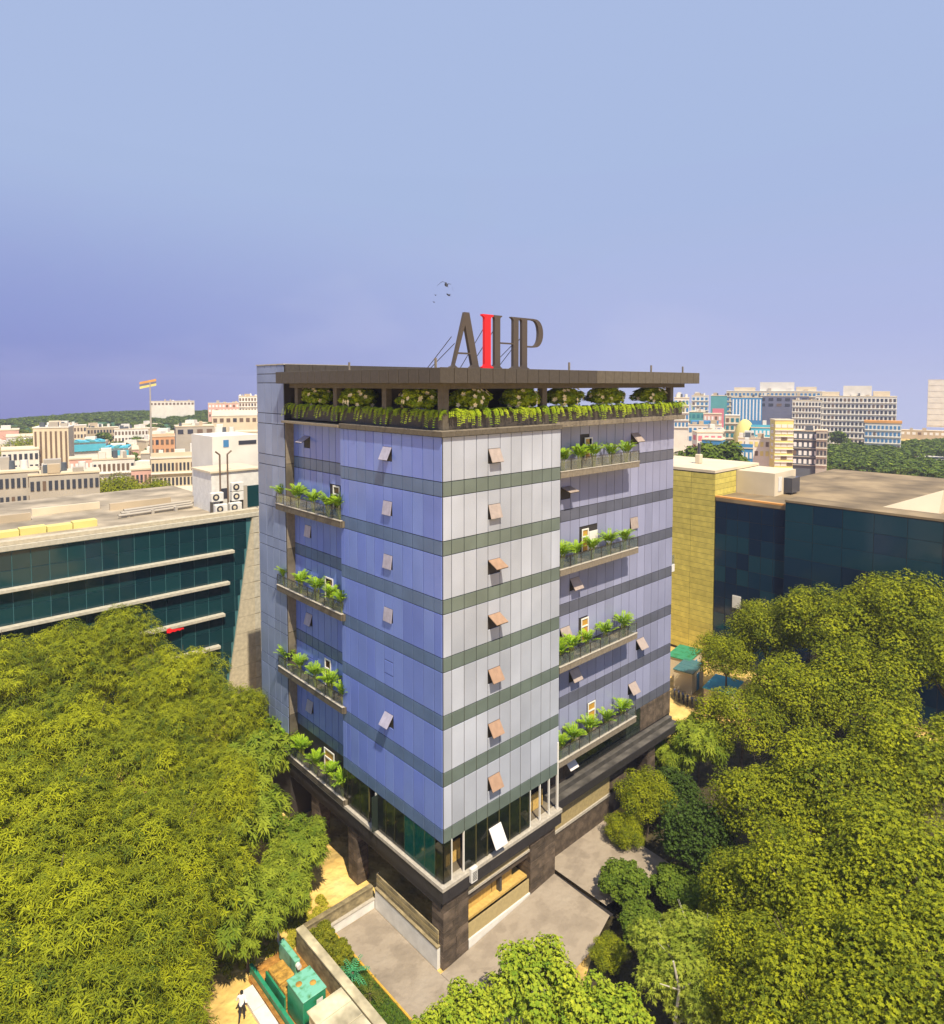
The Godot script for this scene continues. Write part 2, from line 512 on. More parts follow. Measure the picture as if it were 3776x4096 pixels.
func balcony(b: Node3D, side: String, y: float, a0: float, a1: float) -> void:
	# fascia, deck, coping, glass rail with posts
	var o := Node3D.new()
	o.name = numbered(b, "balcony")
	b.add_child(o, true)
	var n := 8
	if side == "L":
		var x := -0.35
		slab("deck", Vector3(x + 0.13, y - 0.42, a0), Vector3(0.72, y - 0.06, a1), M.taupe, o)
		for i in n:
			var z0 := lerpf(a0, a1, float(i) / n)
			var z1 := lerpf(a0, a1, float(i + 1) / n)
			slab("fascia_panel", Vector3(x, y - 0.5, z0 + 0.008), Vector3(x + 0.12, y - 0.035, z1 - 0.008), M.brown_mid, o, 0.01)
		slab("coping", Vector3(x - 0.03, y - 0.03, a0 - 0.02), Vector3(x + 0.2, y + 0.03, a1 + 0.02), M.coping, o, 0.012)
		slab("end_panel", Vector3(x + 0.125, y - 0.5, a1 + 0.003), Vector3(0.0 if a1 > -11.33 else 0.7, y - 0.035, a1 + 0.07), M.taupe, o)
		for i in n:
			var z0 := lerpf(a0, a1, float(i) / n)
			var z1 := lerpf(a0, a1, float(i + 1) / n)
			slab("rail_post", Vector3(x + 0.06, y + 0.03, z0 - 0.02), Vector3(x + 0.1, y + 0.83, z0 + 0.02), M.metal, o)
			slab("rail_glass", Vector3(x + 0.075, y + 0.08, z0 + 0.06), Vector3(x + 0.087, y + 0.8, z1 - 0.06), M.rail_glass, o)
		slab("handrail", Vector3(x + 0.055, y + 0.83, a0), Vector3(x + 0.105, y + 0.87, a1), M.metal, o)
	else:
		var z := -0.1
		slab("deck", Vector3(a0, y - 0.42, -1.44), Vector3(a1, y - 0.06, z - 0.13), M.taupe, o)
		for i in n:
			var x0 := lerpf(a0, a1, float(i) / n)
			var x1 := lerpf(a0, a1, float(i + 1) / n)
			slab("fascia_panel", Vector3(x0 + 0.008, y - 0.47, z - 0.12), Vector3(x1 - 0.008, y - 0.035, z), M.brown_pale, o, 0.01)
			slab("rail_post", Vector3(x1 - 0.02, y + 0.03, z - 0.1), Vector3(x1 + 0.02, y + 0.83, z - 0.06), M.metal, o)
			slab("rail_glass", Vector3(x0 + 0.06, y + 0.08, z - 0.087), Vector3(x1 - 0.06, y + 0.8, z - 0.075), M.rail_glass, o)
		slab("coping", Vector3(a0 - 0.02, y - 0.03, z - 0.2), Vector3(a1 + 0.02, y + 0.03, z + 0.03), M.coping, o, 0.012)
		slab("handrail", Vector3(a0, y + 0.83, z - 0.105), Vector3(a1, y + 0.87, z - 0.055), M.metal, o)
		slab("rail_glass", Vector3(a1 - 0.05, y + 0.08, -1.3), Vector3(a1 - 0.038, y + 0.8, z - 0.2), M.rail_glass, o)
		slab("end_panel", Vector3(a1 - 0.1, y - 0.47, -1.42), Vector3(a1 - 0.02, y - 0.035, z - 0.135), M.brown_pale, o)

func door(b: Node3D, face: String, at: float, u0: float, u1: float, y0: float, y1: float, inner: Material) -> void:
	var o := Node3D.new()
	o.name = numbered(b, "door")
	b.add_child(o, true)
	var f := 0.11
	pane("door_leaf", face, at, u0 + f, u1 - f, y0 + 0.04, y1 - f, inner, o, 0.0, 0.0)
	pane("door_frame", face, at, u0, u0 + f, y0, y1, M.frame_white, o, 0.0, 0.06)
	pane("door_frame", face, at, u1 - f, u1, y0, y1, M.frame_white, o, 0.0, 0.06)
	pane("door_frame", face, at, u0 + f, u1 - f, y1 - f, y1, M.frame_white, o, 0.0, 0.06)
	pane("door_rail", face, at, u0 + f, u1 - f, lerpf(y0, y1, 0.62), lerpf(y0, y1, 0.68), M.frame_white, o, 0.0, 0.055)

func stone_pier(b: Node3D, x0: float, x1: float, z0: float, z1: float, y0: float, y1: float) -> void:
	# a pier clad in courses of dark stone on all four sides
	var o := Node3D.new()
	o.name = numbered(b, "stone_pier")
	b.add_child(o, true)
	slab("pier_core", Vector3(x0 + 0.05, y0, z0 + 0.05), Vector3(x1 - 0.05, y1, z1 - 0.05), M.joint, o)
	var rows := int(ceil((y1 - y0) / 0.42))
	for r in rows:
		var ya := y0 + (y1 - y0) * r / rows + 0.012
		var yb := y0 + (y1 - y0) * (r + 1) / rows - 0.012
		var cut := lerpf(0.35, 0.65, rng.randf())
		for fc in 4:
			var lo := x0 if fc < 2 else z0
			var hi := x1 if fc < 2 else z1
			var parts := [lo, lerpf(lo, hi, cut), hi] if hi - lo > 1.2 else [lo, hi]
			for i in parts.size() - 1:
				var a: float = parts[i] + 0.01
				var e: float = parts[i + 1] - 0.01
				var t := 0.05 + rng.randf() * 0.02
				var m: Material = M["stone_%d" % (rng.randi() % 4)]
				if fc == 0:
					slab("stone_tile", Vector3(a, ya, z1 - 0.05), Vector3(e, yb, z1 - 0.05 + t), m, o)
				elif fc == 1:
					slab("stone_tile", Vector3(a, ya, z0 + 0.05 - t), Vector3(e, yb, z0 + 0.05), m, o)
				elif fc == 2:
					slab("stone_tile", Vector3(x0 + 0.05 - t, ya, a), Vector3(x0 + 0.05, yb, e), m, o)
				else:
					slab("stone_tile", Vector3(x1 - 0.05, ya, a), Vector3(x1 - 0.05 + t, yb, e), m, o)

func stage_main_building() -> void:
	var b := thing("office_building", "tall blue-grey glass office block with planted balconies and dark roof canopy", "building")
	# solid cores behind the glass
	slab("core", Vector3(0.0, 8.25, -11.3), Vector3(11.0, 33.46, 0.0), M.joint, b)
	slab("core", Vector3(0.75, 5.5, -19.7), Vector3(11.0, 33.46, -11.302), M.joint, b)
	slab("core", Vector3(11.002, 4.9, -19.7), Vector3(28.93, 33.46, -1.516), M.joint, b)
	slab("core", Vector3(0.0, 0.0, -24.69), Vector3(28.93, 33.46, -19.702), M.joint, b)
	slab("core", Vector3(0.0, 33.462, -24.69), Vector3(6.0, 38.17, -19.8), M.joint, b)
	# front block
	var left_sash := [26.0, 9.0, 8.0, 7.0, 0.0, 36.0, -1.0]
	var lm := []
	var rm := []
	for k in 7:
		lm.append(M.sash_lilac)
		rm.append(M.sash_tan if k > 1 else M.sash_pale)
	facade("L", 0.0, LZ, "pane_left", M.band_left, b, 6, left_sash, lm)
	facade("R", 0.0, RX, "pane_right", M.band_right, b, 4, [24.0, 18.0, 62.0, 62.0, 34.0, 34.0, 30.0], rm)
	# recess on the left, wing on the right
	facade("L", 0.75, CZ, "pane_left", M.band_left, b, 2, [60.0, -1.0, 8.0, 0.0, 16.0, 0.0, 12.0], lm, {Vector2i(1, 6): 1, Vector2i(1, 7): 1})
	var wx := [11.6]
	for i in 15:
		wx.append(12.89 + 1.1457 * i)
	var wing_doors := {Vector2i(0, 3): 1, Vector2i(2, 3): 1, Vector2i(4, 3): 1, Vector2i(6, 4): 1, Vector2i(2, 4): 1}
	wing_facade(b, wx, wing_doors)
	# doors behind the balconies
	door(b, "R", -1.516, 15.7, 16.7, 30.72, 32.45, M.amber)
	door(b, "R", -1.516, 15.45, 16.3, 23.52, 25.3, M.amber)
	pane("door_leaf", "R", -1.516, 16.42, 17.6, 23.55, 25.0, M.frame_white, b, 0.02, 0.0)
	door(b, "R", -1.516, 15.45, 16.4, 16.32, 18.2, M.amber)
	door(b, "R", -1.516, 16.4, 17.4, 9.12, 11.1, M.amber)
	door(b, "L", 0.75, -13.55, -12.6, 27.12, 28.95, M.dark_glass)
	door(b, "L", 0.75, -14.9, -13.7, 19.94, 21.7, M.amber)
	door(b, "L", 0.75, -15.05, -14.15, 13.0, 15.2, M.amber)
	door(b, "L", 0.75, -15.3, -13.8, 5.9, 7.9, M.amber)
	# stair tower at the far left
	for k in 9:
		var bt := 34.14 - 3.5 * k
		for i in 4:
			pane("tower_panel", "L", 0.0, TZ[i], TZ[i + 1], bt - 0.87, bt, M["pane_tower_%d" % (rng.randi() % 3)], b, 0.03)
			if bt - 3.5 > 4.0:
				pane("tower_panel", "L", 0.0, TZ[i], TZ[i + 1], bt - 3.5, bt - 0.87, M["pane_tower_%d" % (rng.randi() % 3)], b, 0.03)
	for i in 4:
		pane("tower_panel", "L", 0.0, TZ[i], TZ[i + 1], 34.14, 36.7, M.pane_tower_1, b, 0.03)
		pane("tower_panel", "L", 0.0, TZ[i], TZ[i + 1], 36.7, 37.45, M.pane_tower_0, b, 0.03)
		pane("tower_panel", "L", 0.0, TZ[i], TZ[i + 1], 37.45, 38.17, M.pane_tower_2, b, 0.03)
	slab("tower_coping", Vector3(-0.1, 38.172, -24.75), Vector3(6.05, 38.26, -19.74), M.coping, b)
	slab("return_wall", Vector3(0.0, 5.5, -19.8), Vector3(0.748, 33.46, -19.704), M.taupe, b)
	for k in 8:
		slab("return_panel", Vector3(-0.02, 5.6 + 3.5 * k, -19.70), Vector3(0.70, 9.06 + 3.5 * k, -19.62), M.brown_pale if k % 2 else M.taupe, b)
	# parapet ledge round the terrace
	slab("ledge", Vector3(-0.22, 33.47, -11.2), Vector3(10.98, 33.78, 0.22), M.brown_pale, b, 0.015)
	slab("ledge", Vector3(-0.35, 33.474, -19.75), Vector3(3.0, 33.66, -11.202), M.brown_pale, b, 0.015)
	slab("ledge", Vector3(10.982, 33.474, -19.6), Vector3(28.9, 33.86, -0.35), M.brown_pale, b, 0.015)
	for i in 10:
		slab("ledge_trim", Vector3(lerpf(-0.24, 11.0, i / 10.0), 33.44, 0.2), Vector3(lerpf(-0.24, 11.0, (i + 1) / 10.0) - 0.015, 33.75, 0.245), M.brown_mid, b)
		slab("ledge_trim", Vector3(-0.245, 33.44, lerpf(-11.2, 0.2, i / 10.0)), Vector3(-0.2, 33.75, lerpf(-11.2, 0.2, (i + 1) / 10.0) - 0.015), M.brown_mid, b)
	# sill, clear glass floor and podium band
	slab("sill", Vector3(-0.26, 5.3, -21.0), Vector3(0.4, 5.56, 0.26), M.coping, b, 0.02)
	slab("sill", Vector3(0.402, 5.3, -0.4), Vector3(11.25, 5.56, 0.26), M.coping, b, 0.02)
	for i in 12:
		slab("podium_band", Vector3(-0.2, 4.5, lerpf(-21.0, 0.2, i / 12.0)), Vector3(0.3, 5.296, lerpf(-21.0, 0.2, (i + 1) / 12.0) - 0.012), M.charcoal, b)
	for i in 6:
		slab("podium_band", Vector3(lerpf(0.31, 11.2, i / 6.0), 4.5, -0.3), Vector3(lerpf(0.31, 11.2, (i + 1) / 6.0) - 0.012, 5.296, 0.2), M.charcoal, b)
	slab("podium_ceiling", Vector3(0.3, 4.6, -21.0), Vector3(11.0, 5.28, -0.302), M.canopy_grey, b)
	slab("podium_band", Vector3(-0.1, 4.0, -21.0), Vector3(0.1, 4.49, -0.1), M.charcoal, b)
	# clear glass storey: floor, rear wall, panes, white frames
	slab("storey_floor", Vector3(0.42, 5.3, -11.3), Vector3(11.0, 5.5, -0.42), M.taupe, b)
	slab("storey_wall", Vector3(3.5, 5.52, -11.2), Vector3(3.7, 8.24, -3.0), M.brown_mid, b)
	slab("storey_wall", Vector3(3.72, 5.52, -3.2), Vector3(10.9, 8.24, -3.0), M.brown_mid, b)
	mat("clear_glass", Color(0.10, 0.13, 0.11, 0.55), 0.03)
	M.clear_glass.transparency = BaseMaterial3D.TRANSPARENCY_ALPHA
	mat("teal_clear", Color(0.02, 0.30, 0.28, 0.72), 0.03)
	M.teal_clear.transparency = BaseMaterial3D.TRANSPARENCY_ALPHA
	for i in LZ.size() - 1:
		var m: Material = M.teal_clear if i in [8, 9, 10] else M.clear_glass
		if i != 4:
			pane("glass_pane", "L", 0.02, LZ[i], LZ[i + 1], 5.6, 8.2, m, b, 0.03)
		slab("mullion", Vector3(-0.02, 5.57, LZ[i] - 0.03), Vector3(0.08, 8.22, LZ[i] + 0.03), M.olive_glass, b)
	slab("casement", Vector3(-0.06, 5.6, -7.25), Vector3(0.02, 8.15, -7.05), M.frame_white, b)
	slab("casement", Vector3(-0.5, 5.62, -7.03), Vector3(0.0, 8.1, -6.97), M.dark_glass, b)
	for i in RX.size() - 1:
		if i in [0, 2, 3, 4, 5, 6, 7]:
			pane("glass_pane", "R", -0.02, RX[i], RX[i + 1], 5.6, 8.2, M.clear_glass, b, 0.03)
		var fm: Material = M.frame_white if i in [1, 2, 8, 9, 10] else M.olive_glass
		slab("mullion", Vector3(RX[i] - 0.05 + (0.1 if i == 0 else 0.0), 5.57, -0.08), Vector3(RX[i] + 0.05, 8.22, 0.03), fm, b)
	slab("mullion", Vector3(10.85, 5.57, -0.06), Vector3(10.98, 10.6, 0.09), M.frame_white, b)
	slab("room_panel", Vector3(0.9, 5.52, -1.2), Vector3(2.4, 6.9, -1.1), M.gold_wall, b)
	slab("room_panel", Vector3(9.1, 5.52, -1.2), Vector3(10.6, 6.7, -1.1), M.gold_wall, b)
	var ho := put("window_sash", cbox(Vector3(1.1, 1.3, 0.06), 0.01), M.sash_white, b, Vector3(4.42, 6.82, 0.42))
	ho.rotation.x = -0.55
	# right wing, lower storey behind the lowest balcony, and the two-step canopy
	for i in 8:
		slab("lower_glass", Vector3(lerpf(12.0, 24.0, i / 8.0), 6.1, -1.51), Vector3(lerpf(12.0, 24.0, (i + 1) / 8.0) - 0.05, 8.18, -1.45), M.dark_glass if i > 1 else M.stone_0, b)
	for i in 4:
		slab("stone_tile", Vector3(lerpf(24.02, 28.93, i / 4.0), 6.1, -1.51), Vector3(lerpf(24.02, 28.93, (i + 1) / 4.0) - 0.03, 8.18, -1.44), M["stone_%d" % (2 + i % 2)], b)
	slab("canopy_slab", Vector3(11.05, 5.2, -1.5), Vector3(29.0, 5.5, -0.42), M.canopy_grey, b, 0.03)
	slab("canopy_slab", Vector3(11.05, 5.502, -1.5), Vector3(28.7, 5.95, -1.08), M.canopy_grey, b, 0.03)
	slab("canopy_edge", Vector3(11.05, 5.0, -0.418), Vector3(29.0, 5.6, -0.34), M.charcoal, b)
	var ho2 := put("window_sash", cbox(Vector3(1.0, 0.9, 0.05), 0.01), M.sash_white, b, Vector3(14.0, 7.3, -1.1))
	ho2.rotation.x = -0.8
	slab("beige_wall", Vector3(11.0, 2.95, -1.4), Vector3(18.85, 4.99, -1.0), M.beige_wall, b)
	slab("wall_ledge", Vector3(11.0, 2.72, -1.4), Vector3(18.85, 2.93, -0.9), M.coping, b)
	slab("wall_base", Vector3(11.0, 0.0, -1.4), Vector3(18.85, 2.71, -1.05), M.stone_1, b)
	slab("podium_wall", Vector3(18.87, 0.0, -2.2), Vector3(28.9, 4.99, -1.9), M.charcoal, b)
	for i in 5:
		slab("stone_tile", Vector3(19.0, 2.9 + 0.41 * i, -1.85), Vector3(21.6, 3.29 + 0.41 * i, -1.2), M["stone_%d" % (1 + i % 3)], b)
	stone_pier(b, 24.2, 25.4, -2.0, -0.8, 0.0, 4.98)
	# podium on the left: stone piers, dark back wall, floor
	slab("podium_wall", Vector3(5.5, 0.0, -20.9), Vector3(5.7, 4.58, -0.5), M.canopy_grey, b)
	slab("podium_wall", Vector3(5.702, 0.0, -3.4), Vector3(10.9, 4.58, -3.2), M.gold_wall, b)
	stone_pier(b, 0.0, 2.12, -1.1, 0.0, 0.0, 4.5)
	stone_pier(b, 8.05, 10.72, -2.4, 0.0, 0.0, 4.5)
	stone_pier(b, 0.05, 1.0, -10.9, -9.7, 0.0, 4.0)
	stone_pier(b, 0.05, 1.0, -16.3, -15.1, 0.0, 4.0)
	stone_pier(b, 0.1, 1.6, -24.6, -21.2, 0.0, 4.9)
	for zz in [-7.6, -13.2, -18.6]:
		slab("wall_sign", Vector3(0.9, 2.9, zz), Vector3(1.0, 3.6, zz + 0.7), M.frame_white, b)
	# opening on the right: header, ochre lining, louvres, plinth
	slab("header_band", Vector3(2.14, 3.9, -0.5), Vector3(8.03, 4.49, -0.12), M.beige_wall, b)
	slab("header_trim", Vector3(2.14, 3.74, -0.5), Vector3(8.03, 3.89, -0.05), M.coping, b)
	slab("header_band", Vector3(2.14, 3.2, -0.6), Vector3(8.03, 3.73, -0.25), M.stone_0, b)
	for i in 2:
		slab("ochre_panel", Vector3(2.2 + 2.9 * i, 1.9, -0.95), Vector3(5.02 + 2.0 * i, 3.19, -0.85), M.gold_wall, b)
	slab("ochre_ledge", Vector3(2.14, 1.72, -3.1), Vector3(8.03, 1.88, -0.3), M.gold_wall, b)
	for i in 7:
		var lv := put("louvre", cbox(Vector3(5.88, 0.14, 0.05), 0.008), M.beige_wall, b, Vector3(5.08, 0.82 + 0.14 * i, -0.12))
		lv.rotation.x = -0.35
	slab("ramp_plinth", Vector3(2.14, -0.1, -0.4), Vector3(8.03, 0.74, 0.02), M.white, b)
	var ac := Node3D.new()
	ac.name = "air_conditioner"
	b.add_child(ac)
	ac.position = Vector3(2.25, 5.3, 0.34)
	put("casing", cbox(Vector3(0.55, 0.95, 0.25), 0.03), M.white, ac)
	var g := MB.new()
	for i in 6:
		g.box(Vector3(0, -0.3 + 0.1 * i, 0.13), Vector3(0.38, 0.04, 0.02))
	put("grille", g.mesh(), M.metal, ac)
	# small side balcony past the wing's far corner
	slab("side_balcony", Vector3(28.94, 18.9, -4.4), Vector3(30.7, 19.6, -2.2), M.white, b, 0.02)
	slab("side_balcony_glass", Vector3(28.94, 19.602, -2.25), Vector3(30.65, 20.5, -2.22), M.rail_glass, b)
	# pale beams of the entrance pergola at the tower foot
	for i in 2:
		slab("entrance_beam", Vector3(-3.4, 5.3, -22.6 - 0.9 * i), Vector3(-0.28, 5.55, -22.3 - 0.9 * i), M.cream, b, 0.02)
	slab("entrance_post", Vector3(-3.4, 0.0, -22.55), Vector3(-3.2, 5.28, -22.35), M.metal, b)
	# balconies
	for y in [26.74, 19.9, 12.98, 5.98]:
		balcony(b, "L", y, -20.95, -10.92)
	for y in [30.3, 23.16, 15.97, 8.87]:
		balcony(b, "R", y, 11.25, 21.3)

func wing_facade(b: Node3D, wx: Array, doors: Dictionary) -> void:
	# sashes of the wing: storey, column, opening angle
	var open := {Vector2i(0, 9): 45.0, Vector2i(1, 1): 72.0, Vector2i(2, 9): 8.0, Vector2i(3, 2): 34.0, Vector2i(4, 1): 26.0, Vector2i(5, 10): 38.0, Vector2i(5, 2): 34.0, Vector2i(6, 9): 36.0}
	for k in 7:
		var bt := 30.7 - 3.6 * k
		var top := 33.42 if k == 0 else bt + 2.7
		for i in wx.size() - 1:
			pane("spandrel_panel", "R", -1.516, wx[i], wx[i + 1], bt - 0.9, bt, M.band_wing, b)
			var q := Vector2i(k, i)
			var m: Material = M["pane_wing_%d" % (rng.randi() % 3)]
			if doors.has(q):
				pane("glass_pane", "R", -1.516, wx[i], wx[i + 1], bt + 2.0, top, m, b)
			elif open.has(q):
				pane("glass_pane", "R", -1.516, wx[i], wx[i + 1], bt + 1.75, top, m, b)
				pane("glass_pane", "R", -1.516, wx[i], wx[i + 1], bt, bt + 0.83, m, b)
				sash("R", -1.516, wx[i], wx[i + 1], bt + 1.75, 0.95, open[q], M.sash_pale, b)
			else:
				pane("glass_pane", "R", -1.516, wx[i], wx[i + 1], bt, top, m, b)

func stage_terrace() -> void:
	var b: Node3D = get_node("office_building")
	# dark set-back rooms, planter walls, columns, roof canopy
	slab("penthouse_wall", Vector3(3.0, 33.79, -19.5), Vector3(11.5, 36.55, -3.4), M.brown_panel, b)
	slab("penthouse_window", Vector3(2.93, 34.0, -6.2), Vector3(2.99, 36.3, -5.2), M.w_white, b)
	slab("penthouse_window", Vector3(2.9, 34.1, -5.75), Vector3(2.925, 36.2, -5.65), M.metal, b)
	for i in 9:
		slab("planter_panel", Vector3(0.5, 33.79, lerpf(-19.6, -0.52, i / 9.0) + 0.01), Vector3(0.62, 34.88, lerpf(-19.6, -0.52, (i + 1) / 9.0) - 0.01), M.brown_panel, b)
	for i in 13:
		slab("planter_panel", Vector3(lerpf(0.64, 28.6, i / 13.0), 33.81, -0.62), Vector3(lerpf(0.64, 28.6, (i + 1) / 13.0) - 0.02, 34.92, -0.5), M.brown_panel, b)
	slab("planter_soil", Vector3(0.64, 34.4, -19.5), Vector3(1.5, 34.6, -0.7), M.soil, b)
	slab("planter_soil", Vector3(1.52, 34.4, -1.5), Vector3(28.5, 34.6, -0.64), M.soil, b)
	slab("planter_panel", Vector3(1.52, 33.79, -19.5), Vector3(1.62, 34.85, -1.62), M.brown_panel, b)
	slab("planter_panel", Vector3(1.64, 33.79, -2.85), Vector3(28.5, 34.85, -2.75), M.brown_panel, b)
	for q in [[0.35, -18.75], [0.35, -12.9], [0.35, -6.7], [0.35, -0.85], [9.6, -0.95], [26.5, -0.95]]:
		slab("column", Vector3(q[0], 33.79, q[1]), Vector3(q[0] + 0.5, 36.62, q[1] + 0.5), M.brown_mid, b, 0.02)
	slab("canopy", Vector3(-0.68, 36.64, -19.6), Vector3(29.05, 37.5, 0.68), M.brown_mid, b)
	slab("canopy_beam", Vector3(0.3, 36.3, -19.5), Vector3(0.9, 36.635, -0.3), M.brown_mid, b)
	slab("canopy_beam", Vector3(0.92, 36.3, -0.9), Vector3(28.6, 36.635, -0.3), M.brown_mid, b)
	for i in 20:
		slab("fascia_panel", Vector3(-0.8, 36.65, lerpf(-19.7, 0.8, i / 20.0) + 0.025), Vector3(-0.69, 37.56, lerpf(-19.7, 0.8, (i + 1) / 20.0) - 0.025), M.brown_panel, b, 0.015)
	for i in 28:
		slab("fascia_panel", Vector3(lerpf(-0.8, 29.2, i / 28.0) + 0.02, 36.65, 0.69), Vector3(lerpf(-0.8, 29.2, (i + 1) / 28.0) - 0.02, 37.58, 0.8), M.brown_panel if i < 14 else M.brown_mid, b, 0.015)
	for i in 14:
		slab("parapet_panel", Vector3(lerpf(0.0, 17.0, i / 14.0), 37.0, -19.62), Vector3(lerpf(0.0, 17.0, (i + 1) / 14.0) - 0.03, 38.2, -19.5), M.brown_panel, b)
	for q in [[11.9, 0.0], [22.6, 0.0], [28.0, -0.2], [-0.3, -0.3], [0.2, -10.5]]:
		slab("roof_post", Vector3(q[0], 37.4, q[1] - 0.06), Vector3(q[0] + 0.1, 38.15, q[1] + 0.06), M.brown_pale, b)
	sign_letters()

func sign_poly(c: CSGCombiner3D, pts: Array, m: Material) -> void:
	var p := CSGPolygon3D.new()
	var pv := PackedVector2Array()
	for q in pts:
		pv.append(Vector2(q[0], q[1]))
	p.polygon = pv
	p.mode = CSGPolygon3D.MODE_DEPTH
	p.depth = 0.22
	p.material = m
	c.add_child(p)

func sign_letters() -> void:
	var t := thing("rooftop_sign", "large AIHP letters in brown with a red I on the roof canopy", "sign", Vector3(0, 37.58, -0.1))
	var h := 3.43
	var sets := {
		"A": [[[0.70, 0], [1.35, 0], [1.3, 0.07], [1.18, 0.12], [1.13, 0.2], [1.36, 0.86], [1.98, 2.7], [1.94, 3.42], [1.92, 3.42], [0.98, 0.2], [0.92, 0.12], [0.76, 0.07]], [[2.36, 0], [3.30, 0], [3.22, 0.07], [3.12, 0.14], [2.31, 3.43], [1.92, 3.43], [1.85, 3.1], [2.55, 0.2], [2.5, 0.12], [2.4, 0.07]], [[1.2, 0.86], [2.5, 0.86], [2.5, 0.96], [1.2, 0.96]]],
		"I": [[[3.44, 0], [4.40, 0], [4.40, 0.12], [4.24, 0.16], [4.18, 0.26], [4.18, 3.17], [4.24, 3.27], [4.40, 3.31], [4.40, 3.43], [3.44, 3.43], [3.44, 3.33], [3.6, 3.27], [3.65, 3.17], [3.65, 0.26], [3.6, 0.16], [3.44, 0.12]]],
		"H": [[[4.41, 0], [5.2, 0], [5.2, 0.07], [5.08, 0.12], [5.03, 0.2], [5.03, 3.23], [5.08, 3.31], [5.2, 3.36], [5.2, 3.43], [4.41, 3.43], [4.41, 3.33], [4.5, 3.29], [4.54, 3.2], [4.54, 0.22], [4.5, 0.14], [4.41, 0.1]], [[5.0, 1.63], [6.3, 1.63], [6.3, 1.72], [5.0, 1.72]], [[6.06, 0], [6.92, 0], [6.92, 0.09], [6.8, 0.16], [6.76, 0.26], [6.76, 3.17], [6.8, 3.27], [6.92, 3.34], [6.92, 3.43], [6.06, 3.43], [6.06, 3.37], [6.22, 3.31], [6.27, 3.2], [6.27, 0.2], [6.22, 0.12], [6.06, 0.06]]],
		"P": [[[6.925, 0], [7.84, 0], [7.84, 0.07], [7.66, 0.12], [7.61, 0.2], [7.61, 3.2], [7.61, 3.43], [6.925, 3.43], [6.925, 3.34], [7.06, 3.27], [7.1, 3.17], [7.1, 0.26], [7.06, 0.16], [6.925, 0.09]]],
	}
	var outer := []
	var inner := []
	for i in 13:
		var a := PI / 2.0 - PI * i / 12.0
		outer.append([8.25 + 0.98 * signf(cos(a)) * pow(absf(cos(a)), 0.75), 2.46 + 0.97 * sin(a)])
		inner.append([8.1 + 0.66 * signf(cos(a)) * pow(absf(cos(a)), 0.7), 2.46 + 0.87 * sin(a)])
	inner.reverse()
	var bowl := [[7.55, 3.43]] + outer + [[7.55, 1.49], [7.55, 1.59]] + inner + [[7.55, 3.33]]
	sets["P"].append(bowl)
	for key in sets:
		var c := CSGCombiner3D.new()
		c.name = numbered(t, "letter")
		t.add_child(c, true)
		c.set_meta("label", ("red letter " if key == "I" else "dark brown letter ") + key)
		for pts in sets[key]:
			sign_poly(c, pts, M.sign_red if key == "I" else M.sign_brown)
	for q in [[1.05, 1.9, -0.4], [1.3, 1.5, 0.55], [3.8, 2.6, 2.0], [4.6, 2.4, 2.6], [6.4, 1.6, 4.9], [7.2, 2.1, 5.4]]:
		var mb := MB.new()
		mb.tube(Vector3(q[0], q[1], -0.25), Vector3(q[0] - 0.25, 0.0, -2.3), 0.025, 0.025, 5)
		put("brace_rod", mb.mesh(), M.metal, t)

func wall_thing(called: String, label: String, category: String, a: Vector3, b: Vector3, m: Material, cap: Material, group := "") -> Node3D:
	var at := Vector3((a.x + b.x) * 0.5, minf(a.y, b.y), (a.z + b.z) * 0.5)
	var t := thing(called, label, category, at, 0.0, group)
	slab("wall_body", a - at, Vector3(b.x, b.y - 0.12, b.z) - at, m, t)
	var e := Vector3(0.03, 0, 0.03)
	slab("coping", Vector3(minf(a.x, b.x), b.y - 0.118, minf(a.z, b.z)) - e - at, Vector3(maxf(a.x, b.x), b.y, maxf(a.z, b.z)) + e - at, cap, t, 0.012)
	return t

func sheet(called: String, pts: Array, m: Material) -> MeshInstance3D:
	var mb := MB.new()
	for i in range(1, pts.size() - 1):
		mb.quad(pts[0], pts[i], pts[i + 1], pts[i + 1], Vector3.UP)
	return struct(called, mb.mesh(), m)

